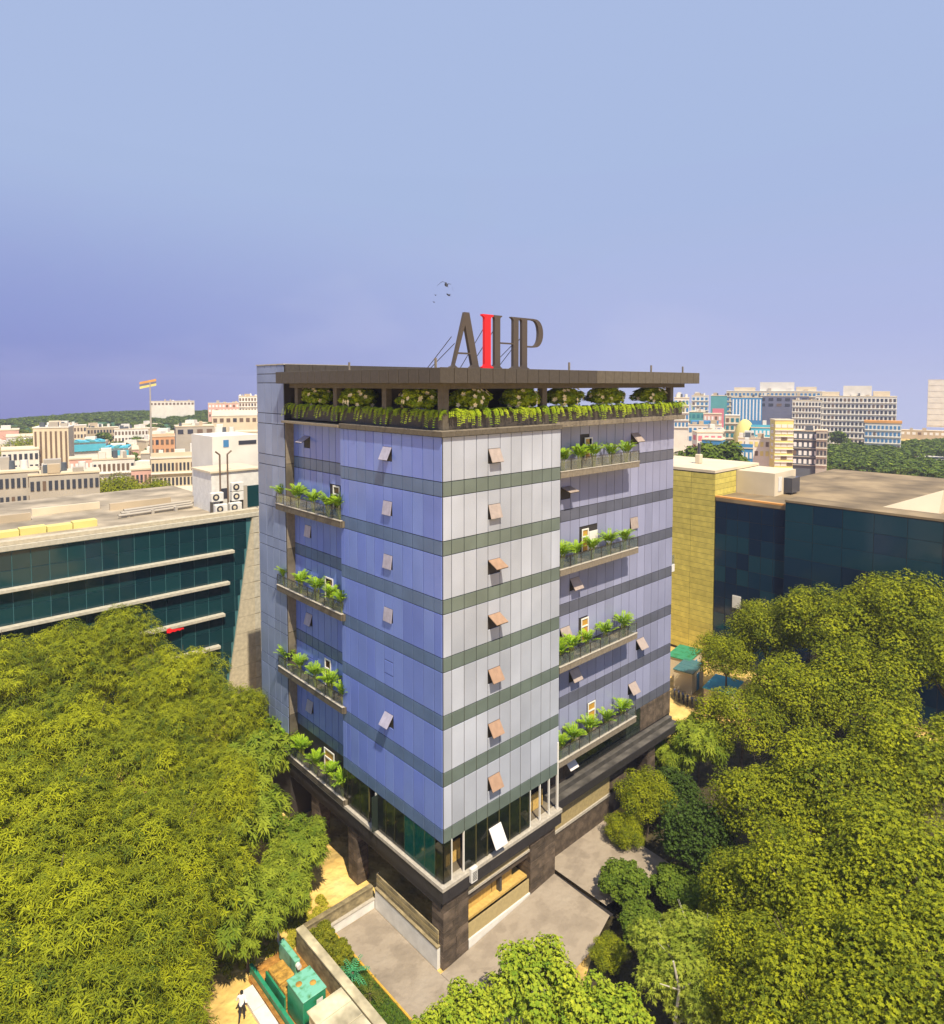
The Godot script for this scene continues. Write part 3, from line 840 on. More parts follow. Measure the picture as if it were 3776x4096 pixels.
func stage_forecourt() -> void:
	# concrete court on the left, below the left face
	sheet("court_paving", [Vector3(-3.42, 0.008, -7.05), Vector3(-0.28, 0.008, -7.05), Vector3(-0.28, 0.008, 0.0), Vector3(0.0, 0.008, 6.0), Vector3(-3.6, 0.008, 6.0)], M.concrete)
	# sloping forecourt on the right, then a second bay past the gutter
	sheet("forecourt_paving", [Vector3(-0.26, 0.012, 0.06), Vector3(2.2, 0.012, 0.06), Vector3(10.6, 0.86, 0.06), Vector3(10.5, 0.72, 5.0), Vector3(7.6, 0.3, 5.6), Vector3(0.02, 0.012, 6.0)], M.concrete)
	sheet("forecourt_paving", [Vector3(10.95, 0.88, -1.0), Vector3(18.1, 0.9, -1.0), Vector3(17.7, 0.86, 5.4), Vector3(10.95, 0.8, 4.4)], M.concrete)
	sheet("planting_bed", [Vector3(7.6, 0.02, 5.7), Vector3(10.6, 0.02, 5.1), Vector3(18.6, 0.02, 5.6), Vector3(19.0, 0.02, -1.0), Vector3(30.0, 0.02, -2.0), Vector3(54.0, 0.02, 2.0), Vector3(54.0, 0.02, 34.0), Vector3(0.0, 0.02, 30.0), Vector3(0.0, 0.02, 9.0)], M.litter)
	var gut := MB.new()
	gut.quad(Vector3(10.62, 0.60, -0.1), Vector3(10.93, 0.60, -0.1), Vector3(10.93, 0.55, 5.0), Vector3(10.52, 0.55, 5.0), Vector3.UP)
	struct("gutter", gut.mesh(), M.charcoal)
	slab("kerb", Vector3(-3.56, -0.02, -7.0), Vector3(-3.44, 0.12, 3.2), M.kerb_yellow, self).set_meta("kind", "structure")
	slab("kerb", Vector3(-5.3, -0.02, -7.3), Vector3(-5.18, 0.14, 3.2), M.kerb_yellow, self).set_meta("kind", "structure")
	sheet("lawn", [Vector3(-5.18, 0.02, -7.3), Vector3(-3.56, 0.02, -7.3), Vector3(-3.56, 0.02, 3.2), Vector3(-5.18, 0.02, 3.2)], M.lawn)
	# grass on the strip
	var blade := MB.new()
	for i in 6:
		var a := TAU * i / 6.0
		blade.col = Color(0.07, 0.15, 0.02).lerp(Color(0.16, 0.22, 0.03), i / 6.0)
		blade.leaf(Vector3(cos(a) * 0.02, 0, sin(a) * 0.02), Vector3(cos(a) * 0.5, 1, sin(a) * 0.5).normalized(), Vector3(cos(a), 0.2, sin(a)).normalized(), 0.16, 0.025, 0.1)
	var mm := MultiMesh.new()
	mm.transform_format = MultiMesh.TRANSFORM_3D
	mm.mesh = blade.mesh()
	mm.instance_count = 3200
	for i in 3200:
		var p := Vector3(rng.randf_range(-5.15, -3.6), 0.02, rng.randf_range(-7.2, 3.1))
		mm.set_instance_transform(i, Transform3D(Basis(Vector3.UP, rng.randf() * TAU).scaled(Vector3.ONE * rng.randf_range(0.6, 1.3)), p))
	var gr := MultiMeshInstance3D.new()
	gr.name = "grass"
	gr.multimesh = mm
	gr.material_override = M.leaf_soft
	add_child(gr)
	tag(gr, "short green grass on the planting strip beside the court", "grass", "", "stuff")
	# parapets of the court: white inner faces under brown rails
	wall_thing("parapet_wall", "white parapet wall under brown coping at the rear of the grey court", "wall", Vector3(-4.1, 0, -7.25), Vector3(-0.28, 0.72, -7.08), M.white, M.coping)
	wall_thing("parapet_wall", "white parapet wall along the office block's left side, beside the court", "wall", Vector3(-0.26, 0, -7.05), Vector3(-0.02, 1.5, -0.3), M.white, M.boundary)
	wall_thing("rear_fence_wall", "weathered ochre wall running behind the white parapet and bushes", "wall", Vector3(-5.48, 0, -7.6), Vector3(-0.28, 1.5, -7.28), M.boundary, M.boundary)
	wall_thing("garden_wall", "beige boundary wall between the green cabinet and the planting strip", "wall", Vector3(-6.0, 0, -7.58), Vector3(-5.5, 1.5, 3.2), M.boundary, M.cream)
	# rail of brown boards above the parapet by the building
	var rl := thing("board_rail", "ochre board railing above white parapet under the left side podium", "railing", Vector3(0.02, 1.5, -3.7))
	for i in 3:
		slab("board", Vector3(-0.12, 0.03 + 0.3 * i, -3.4), Vector3(-0.04, 0.29 + 0.3 * i, 3.3), M.boundary if i != 1 else M.beige_wall, rl, 0.012)
	slab("post", Vector3(-0.03, 0, -3.4), Vector3(0.04, 0.95, -3.3), M.metal, rl)
	slab("post", Vector3(-0.03, 0, 2.9), Vector3(0.04, 0.95, 3.0), M.metal, rl)
	# generator set and stores at lower left
	var g := thing("generator_cabinet", "large green generator cabinet with stained flat top beside boundary wall", "cabinet", Vector3(-7.75, 0, -3.1))
	slab("body", Vector3(-0.72, 0.12, -0.95), Vector3(0.72, 1.94, 0.95), M.green_paint, g, 0.04)
	slab("lid", Vector3(-0.76, 1.942, -0.99), Vector3(0.76, 2.02, 0.99), M.green_top, g, 0.03)
	slab("base_frame", Vector3(-0.7, 0, -0.93), Vector3(0.7, 0.118, 0.93), M.metal, g)
	slab("vent", Vector3(0.1, 1.3, 0.952), Vector3(0.5, 1.6, 0.97), M.white, g)
	slab("handle", Vector3(-0.45, 1.1, 0.952), Vector3(-0.25, 1.3, 0.98), M.white, g)
	for s in [-0.35, 0.3]:
		var d := MB.new()
		d.ball(Vector3(s, 2.02, s * 0.7), Vector3(0.2, 0.05, 0.2), 5, 10)
		put("exhaust_cap", d.mesh(), M.orange_cover, g)
	var g2 := thing("generator_engine_cover", "rust-orange ribbed cover behind the green generator cabinet", "cover", Vector3(-8.0, 0, -5.35))
	for i in 3:
		slab("cover_panel", Vector3(-0.5, 0.1, -1.15 + 0.78 * i), Vector3(0.5, 1.15 + 0.06 * (i % 2), -0.4 + 0.78 * i), M.orange_cover, g2, 0.06)
	slab("side_skirt", Vector3(-0.62, 0, -1.2), Vector3(-0.52, 0.95, 1.2), M.green_paint, g2)
	var g3 := thing("green_tank", "long narrow green tank box behind the generator, next to boundary wall", "tank", Vector3(-6.95, 0, -6.75))
	slab("body", Vector3(-0.16, 0.1, -1.05), Vector3(0.2, 1.2, 1.05), M.green_top, g3, 0.03)
	slab("skirt", Vector3(-0.12, 0, -1.0), Vector3(0.16, 0.098, 1.0), M.green_paint, g3)
	var cp := MB.new()
	cp.tube(Vector3(0.02, 0.9, 1.05), Vector3(0.02, 0.9, 1.3), 0.17, 0.15, 10)
	put("filler_cap", cp.mesh(), M.white, g3)
	wall_thing("green_fence", "low dark green sheet fence on the outer side of the generator", "fence", Vector3(-9.0, 0, -7.9), Vector3(-8.86, 0.75, -1.4), M.green_paint, M.green_paint)
	var cb := thing("store_shed", "cream flat-roofed store shed at the bottom edge beside boundary wall", "shed", Vector3(-7.75, 0, 0.5))
	slab("wall", Vector3(-1.0, 0, -1.5), Vector3(1.0, 2.4, 1.6), M.cream, cb)
	for i in 3:
		slab("roof_sheet", Vector3(-1.1, 2.402, -1.6 + 1.1 * i), Vector3(1.08, 2.5, -0.52 + 1.1 * i), M.cream, cb, 0.02)
	for i in 3:
		slab("concrete_slab", Vector3(-10.0 - 0.02 * i, 0.0, -7.0 + 1.7 * i), Vector3(-9.25, 0.22, -5.35 + 1.7 * i), M.white, self)
		tag(get_child(get_child_count() - 1), ["pale concrete slab lying by green fence, farthest of three", "pale concrete slab lying by green fence, middle one of three", "pale concrete slab lying by green fence, nearest of three"][i], "slab", "pale slabs by the fence")
	slab("red_kerb", Vector3(-9.22, 0, -7.6), Vector3(-9.02, 0.3, -1.6), M.rust_earth, self)
	tag(get_child(get_child_count() - 1), "rusty red kerb between pale slabs and the green fence", "kerb")
	var eb := MB.new()
	eb.quad(Vector3(-8.85, 0.01, -8.3), Vector3(-6.02, 0.01, -8.3), Vector3(-6.02, 0.01, 1.5), Vector3(-8.85, 0.01, 1.5), Vector3.UP)
	struct("earth_strip", eb.mesh(), M.rust_earth)
	var lp := thing("white_pipe", "bent white pipe standing at the left end of the ochre wall", "pipe", Vector3(-6.6, 0, -8.9))
	var pm := MB.new()
	pm.tube(Vector3(0, 0, 0), Vector3(0.05, 1.8, 0), 0.08, 0.08, 8)
	pm.tube(Vector3(0.05, 1.8, 0), Vector3(-0.4, 2.1, 0.3), 0.1, 0.14, 8)
	put("pipe_body", pm.mesh(), M.white, lp)

func stage_neighbours() -> void:
	# dark teal office with slanted concrete end, behind at left
	var t := thing("teal_office", "long dark teal glass office with pale ledges and slanted concrete end wall", "building")
	slab("core", Vector3(-34.0, 0, -71.0), Vector3(8.3, 21.3, -43.1), M.teal_frame, t)
	var cols := 22
	for r in 12:
		var y0 := 21.2 - 1.75 * (r + 1)
		for i in cols:
			var x0 := -26.0 + 1.5 * i
			var edge := 7.6 - (21.2 - y0) * 0.165
			if x0 + 1.5 > edge:
				var w := edge - x0
				if w < 0.25:
					continue
				pane("glass_pane", "R", -43.1, x0, x0 + w, y0, y0 + 1.75, M["teal_pane_%d" % (rng.randi() % 3)], t, 0.03)
			else:
				pane("glass_pane", "R", -43.1, x0, x0 + 1.5, y0, y0 + 1.75, M["teal_pane_%d" % (rng.randi() % 3)], t, 0.03)
	for i in 4:
		var y := 17.75 - 3.5 * i
		slab("ledge", Vector3(-30.0, y - 0.2, -43.03), Vector3(5.3 - 0.6 * i, y + 0.14, -42.35), M.fin, t, 0.03)
	slab("cornice", Vector3(-34.0, 21.3, -43.6), Vector3(8.5, 21.8, -42.75), M.fin, t, 0.03)
	slab("cornice", Vector3(-34.0, 21.802, -43.8), Vector3(8.5, 22.2, -42.95), M.pylon, t, 0.03)
	# slanted end pylon: panels in courses, each a little wider than the one above
	for r in 11:
		var y1 := 21.25 - 1.9 * r
		var y0 := y1 - 1.87
		var xa := 7.65 - (21.2 - y1) * 0.165
		var xb := 7.65 - (21.2 - y0) * 0.165
		var mb := MB.new()
		var z := -42.85
		mb.quad(Vector3(xa, y1, z), Vector3(8.45, y1, z), Vector3(8.45, y0, z), Vector3(xb, y0, z), Vector3(0, 0, 1))
		mb.quad(Vector3(xa, y1, z), Vector3(xb, y0, z), Vector3(xb, y0, -43.2), Vector3(xa, y1, -43.2), Vector3(-1, 0, 0))
		mb.quad(Vector3(8.45, y1, z), Vector3(8.45, y0, z), Vector3(8.45, y0, -43.2), Vector3(8.45, y1, -43.2), Vector3(1, 0, 0))
		mb.quad(Vector3(xa, y1, z), Vector3(8.45, y1, z), Vector3(8.45, y1, -43.2), Vector3(xa, y1, -43.2), Vector3(0, 1, 0))
		mb.quad(Vector3(xb, y0, z), Vector3(8.45, y0, z), Vector3(8.45, y0, -43.2), Vector3(xb, y0, -43.2), Vector3(0, -1, 0))
		put("pylon_panel", mb.mesh(), M.pylon, t)
		slab("pylon_strip", Vector3(7.75, y0 + 0.05, z + 0.005), Vector3(8.4, y1 - 0.05, z + 0.05), M.fin, t)
	slab("roof_deck", Vector3(-34.0, 21.302, -71.0), Vector3(8.4, 21.7, -43.82), M.roof_beige, t)
	var rc := thing("red_cloth", "crumpled red cloth lying on a ledge of the teal office", "cloth", Vector3(-1.4, 10.62, -42.7), 0.1)
	var cm := MB.new()
	for i in 7:
		var x0 := -0.9 + 0.26 * i
		var ya := 0.12 + 0.16 * absf(sin(i * 1.9))
		var yb := 0.12 + 0.16 * absf(sin((i + 1) * 1.9))
		cm.quad(Vector3(x0, ya, -0.25), Vector3(x0 + 0.26, yb, -0.25), Vector3(x0 + 0.26, yb * 0.5, 0.3), Vector3(x0, ya * 0.5, 0.3), Vector3.UP)
		cm.quad(Vector3(x0, ya * 0.5, 0.3), Vector3(x0 + 0.26, yb * 0.5, 0.3), Vector3(x0 + 0.26, -0.35, 0.36), Vector3(x0, -0.3 - 0.1 * (i % 2), 0.36), Vector3(0, 0, 1))
	put("folds", cm.mesh(), M.sign_red, rc)
	# things on that roof
	for i in 5:
		slab("roof_wall", Vector3(-33.5 + 7.4 * i, 21.702, -56.2 - 2.4 * (i % 2)), Vector3(-26.6 + 7.4 * i, 22.5, -55.8 - 2.4 * (i % 2)), M.c_cream if i % 2 else M.c_beige, t)
	for i in 6:
		slab("skylight", Vector3(-21.0 + 2.3 * i, 21.702, -48.6), Vector3(-18.8 + 2.3 * i, 22.25 + 0.12 * (i % 2), -47.4), M.c_yellow if i > 1 else M.c_orange, t)
	slab("skylight", Vector3(-26.5, 21.702, -48.4), Vector3(-24.0, 22.45, -47.0), M.c_orange, t)
	slab("rear_wing", Vector3(8.302, 0, -71.0), Vector3(14.0, 21.3, -45.0), M.c_cream, t)
	slab("roof_room", Vector3(4.4, 21.702, -52.0), Vector3(10.2, 26.3, -46.4), M.white, t)
	slab("roof_room", Vector3(7.2, 21.702, -60.0), Vector3(13.4, 30.0, -53.0), M.c_white, t)
	slab("roof_ledge", Vector3(4.2, 26.302, -52.2), Vector3(10.4, 26.5, -46.2), M.c_cream, t)
	slab("roof_room_glass", Vector3(7.7, 21.8, -46.39), Vector3(10.1, 24.4, -46.3), M.teal_pane_1, t)
	slab("roof_room_pier", Vector3(8.0, 21.75, -46.29), Vector3(8.6, 24.5, -46.2), M.c_grey, t)
	slab("roof_room_window", Vector3(5.4, 23.2, -46.39), Vector3(6.3, 24.4, -46.34), M.w_dark, t)
	slab("roof_room_window", Vector3(8.6, 28.6, -52.99), Vector3(9.3, 29.5, -52.94), M.w_blue, t)
	slab("roof_room_window", Vector3(10.6, 28.8, -52.99), Vector3(13.0, 29.3, -52.94), M.w_dark, t)
	var pipes := MB.new()
	for i in 3:
		pipes.tube(Vector3(-4.6 + 0.4 * i, 22.0 + 0.2 * i, -50.0 - 0.4 * i), Vector3(3.9, 22.0 + 0.2 * i, -51.0 - 0.4 * i), 0.16, 0.16, 7)
		pipes.box(Vector3(-3.5 + 2.6 * i, 21.95, -50.9), Vector3(0.3, 0.5, 1.6))
	put("roof_pipes", pipes.mesh(), M.c_grey, t)
	var stack := MB.new()
	for i in 2:
		stack.tube(Vector3(5.3 + 0.9 * i, 21.7, -46.1), Vector3(5.3 + 0.9 * i, 28.4, -46.1), 0.1, 0.1, 7)
		stack.tube(Vector3(5.3 + 0.9 * i, 28.4, -46.1), Vector3(4.8 + 1.9 * i, 28.8, -46.1), 0.1, 0.1, 7)
	put("roof_stack", stack.mesh(), M.w_brown, t)
	# condensers stand on that roof as things of their own
	var n := 0
	for q in [[4.8, -44.9, 21.8], [6.5, -44.9, 21.8], [4.6, -45.5, 23.1], [7.0, -45.5, 22.95], [7.0, -45.5, 24.05]]:
		var a := thing("condenser_unit", "white rooftop condenser with round fan, %s" % ["left one standing on teal office's roof edge", "right one standing on teal office's roof edge", "raised on legs at left", "lower of the raised pair at right", "topmost of all five"][n], "condenser", Vector3(q[0], q[2], q[1]), 0.0, "condensers on the teal office roof")
		n += 1
		slab("casing", Vector3(-0.7, 0.02, -0.35), Vector3(0.7, 1.05, 0.35), M.white, a, 0.04)
		var fan := MB.new()
		fan.tube(Vector3(-0.2, 0.53, 0.352), Vector3(-0.2, 0.53, 0.39), 0.38, 0.38, 14)
		put("fan_ring", fan.mesh(), M.w_dark, a)
		var hub := MB.new()
		hub.tube(Vector3(-0.2, 0.53, 0.392), Vector3(-0.2, 0.53, 0.41), 0.2, 0.18, 12)
		put("fan_hub", hub.mesh(), M.c_cream, a)
		slab("foot", Vector3(-0.65, -0.1 if q[2] < 22 else -1.3, -0.3), Vector3(-0.55, 0.018, 0.3), M.metal, a)
		slab("foot", Vector3(0.55, -0.1 if q[2] < 22 else -1.3, -0.3), Vector3(0.65, 0.018, 0.3), M.metal, a)
	# yellow clad block and navy glass office at right
	var y := thing("yellow_office", "tall block clad in yellow panels behind the right side of the office", "building")
	slab("core", Vector3(57.0, 0, -32.0), Vector3(70.0, 24.9, -11.75), M.joint, y)
	for r in 34:
		for i in 6:
			pane("wall_panel", "L", 57.0, -31.7 + 3.33 * i, -28.37 + 3.33 * i, 0.3 + 0.72 * r, 1.02 + 0.72 * r, M["yellow_panel_%d" % (rng.randi() % 3)], y, 0.02)
	for r in 34:
		pane("end_panel", "R", -11.75, 57.02, 63.0, 0.3 + 0.72 * r, 1.02 + 0.72 * r, M["yellow_panel_%d" % (rng.randi() % 3)], y, 0.02)
	slab("parapet", Vector3(56.9, 24.902, -32.0), Vector3(70.0, 25.25, -11.65), M.c_cream, y)
	slab("roof_room", Vector3(63.1, 20.0, -11.74), Vector3(70.0, 24.8, -6.5), M.c_cream, y)
	slab("door", Vector3(64.2, 22.3, -6.49), Vector3(65.2, 24.2, -6.42), M.white, y)
	slab("roof_unit", Vector3(66.0, 22.0, -6.49), Vector3(68.6, 24.0, -5.4), M.w_dark, y)
	slab("cowl", Vector3(62.5, 25.252, -17.6), Vector3(63.3, 26.6, -16.8), M.c_cream, y, 0.1)
	slab("cowl", Vector3(62.7, 26.602, -17.4), Vector3(63.1, 28.2, -17.0), M.w_dark, y, 0.1)
	var nv := thing("navy_office", "wide dark navy glass office with flat brown roof at the right edge", "building")
	slab("core", Vector3(57.1, 0, -11.6), Vector3(100.0, 21.3, 40.0), M.joint, nv)
	slab("roof_deck", Vector3(57.0, 21.302, -11.6), Vector3(100.0, 21.75, 40.0), M.roof_brown, nv)
	for r in 10:
		for i in 6:
			pane("glass_pane", "L", 57.1, -11.6 + 1.52 * i, -10.08 + 1.52 * i, 21.2 - 2.1 * (r + 1), 21.2 - 2.1 * r, M["navy_pane_%d" % ([0, 0, 1, 0, 2][(r * 2 + (i / 3) * 3 + rng.randi() % 2) % 5])], nv, 0.025)
		for i in 13:
			pane("glass_pane", "L", 56.6, -2.45 + 3.2 * i, 0.75 + 3.2 * i, 22.3 - 2.2 * (r + 1), 22.3 - 2.2 * r, M["navy_pane_%d" % ((2 if rng.randf() < 0.7 else 1) if r < 3 and i < 5 else rng.randi() % 2)], nv, 0.025)
	slab("wall_front", Vector3(56.62, 0, -2.45), Vector3(57.09, 22.35, 40.0), M.joint, nv)
	slab("roof_edge", Vector3(56.5, 22.352, -2.5), Vector3(60.0, 22.6, 40.0), M.roof_brown, nv)
	slab("roof_edge", Vector3(57.0, 21.752, -11.6), Vector3(57.5, 21.95, -2.52), M.c_orange, nv)
	slab("wall_sign", Vector3(56.9, 7.7, -9.0), Vector3(57.03, 9.3, -7.9), M.white, nv)
	var wd := MB.new()
	wd.quad(Vector3(64, 21.76, 5.5), Vector3(64, 21.76, 11.5), Vector3(66, 24.4, 11.5), Vector3(64, 21.76, 5.5), Vector3(-1, 0.3, 0))
	wd.quad(Vector3(64, 21.76, 11.5), Vector3(66, 24.4, 11.5), Vector3(74, 21.76, 11.5), Vector3(74, 21.76, 11.5), Vector3(0, 0, 1))
	wd.quad(Vector3(64, 21.76, 5.5), Vector3(66, 24.4, 11.5), Vector3(74, 21.76, 11.5), Vector3(74, 21.76, 11.5), Vector3(0, 1, -1))
	put("wedge_skylight", wd.mesh(), M.c_cream, nv)
	# small sheds and parked motorcycles by the yellow block
	for q in [["flat green tarpaulin shed roof, rear one below the yellow block", 50.5, -12.0, 4.5, 3.0, "green_paint"], ["green sheet shed nearest the office's right corner", 47.2, -9.6, 4.0, 2.4, "teal_frame"], ["pale blue roofed shed beside the green sheds", 45.5, -4.4, 4.4, 3.2, "c_cyan"]]:
		var s := thing("site_shed", q[0], "shed", Vector3(q[1], 0, q[2]), 0.15)
		slab("wall", Vector3(-q[3] / 2 + 0.1, 0, -q[4] / 2 + 0.1), Vector3(q[3] / 2 - 0.1, 2.5, q[4] / 2 - 0.1), M.c_cream, s)
		for i in 4:
			slab("roof_sheet", Vector3(lerpf(-q[3] / 2, q[3] / 2, i / 4.0), 2.502, -q[4] / 2), Vector3(lerpf(-q[3] / 2, q[3] / 2, (i + 1) / 4.0) - 0.03, 2.62, q[4] / 2), M[q[5]], s)
		slab("door", Vector3(-0.4, 0, q[4] / 2 - 0.098), Vector3(0.4, 2.0, q[4] / 2 - 0.04), M.c_blue, s)
	var bike := motorcycle()
	for i in 6:
		var o: Node3D = bike if i == 0 else bike.duplicate()
		if i > 0:
			o.name = numbered(self, "motorcycle")
			add_child(o)
		o.position = Vector3(43.6 - 0.12 * i, 0, -9.4 + 0.62 * i)
		o.rotation.y = 0.5 + 0.06 * (i % 3)
		o.set_meta("label", "dark parked motorcycle, %s from the office corner in the row" % ["first", "second", "third", "fourth", "fifth", "sixth"][i])

func ring(mb: MB, at: Vector3, r: float, th: float, seg := 12) -> void:
	for i in seg:
		var a := TAU * i / seg
		var e := TAU * (i + 1) / seg
		mb.tube(at + Vector3(cos(a), sin(a), 0) * r, at + Vector3(cos(e), sin(e), 0) * r, th, th, 5, false)

func motorcycle() -> Node3D:
	var t := thing("motorcycle", "", "motorcycle", Vector3.ZERO, 0.0, "motorcycles parked behind the office")
	for x in [-0.65, 0.65]:
		var w := MB.new()
		ring(w, Vector3(x, 0.3, 0), 0.25, 0.05)
		var wh := put("wheel", w.mesh(), M.charcoal, t)
		var hb := MB.new()
		hb.tube(Vector3(x, 0.3, -0.05), Vector3(x, 0.3, 0.05), 0.07, 0.07, 8)
		put("hub", hb.mesh(), M.metal, wh)
	var f := MB.new()
	f.tube(Vector3(-0.65, 0.3, 0), Vector3(-0.1, 0.5, 0), 0.04, 0.05)
	f.tube(Vector3(-0.1, 0.5, 0), Vector3(0.4, 0.75, 0), 0.05, 0.04)
	f.tube(Vector3(0.65, 0.3, 0), Vector3(0.42, 0.95, 0), 0.035, 0.03)
	put("frame", f.mesh(), M.metal, t)
	var e := MB.new()
	e.box(Vector3(0.05, 0.36, 0), Vector3(0.36, 0.3, 0.24))
	put("engine", e.mesh(), M.metal, t)
	var k := MB.new()
	k.ball(Vector3(0.2, 0.76, 0), Vector3(0.26, 0.14, 0.14))
	put("fuel_tank", k.mesh(), M.c_slate, t)
	var s := MB.new()
	s.ball(Vector3(-0.3, 0.74, 0), Vector3(0.38, 0.08, 0.13))
	put("seat", s.mesh(), M.charcoal, t)
	var h := MB.new()
	h.tube(Vector3(0.4, 1.0, -0.32), Vector3(0.4, 1.0, 0.32), 0.02, 0.02)
	put("handlebar", h.mesh(), M.metal, t)
	return t

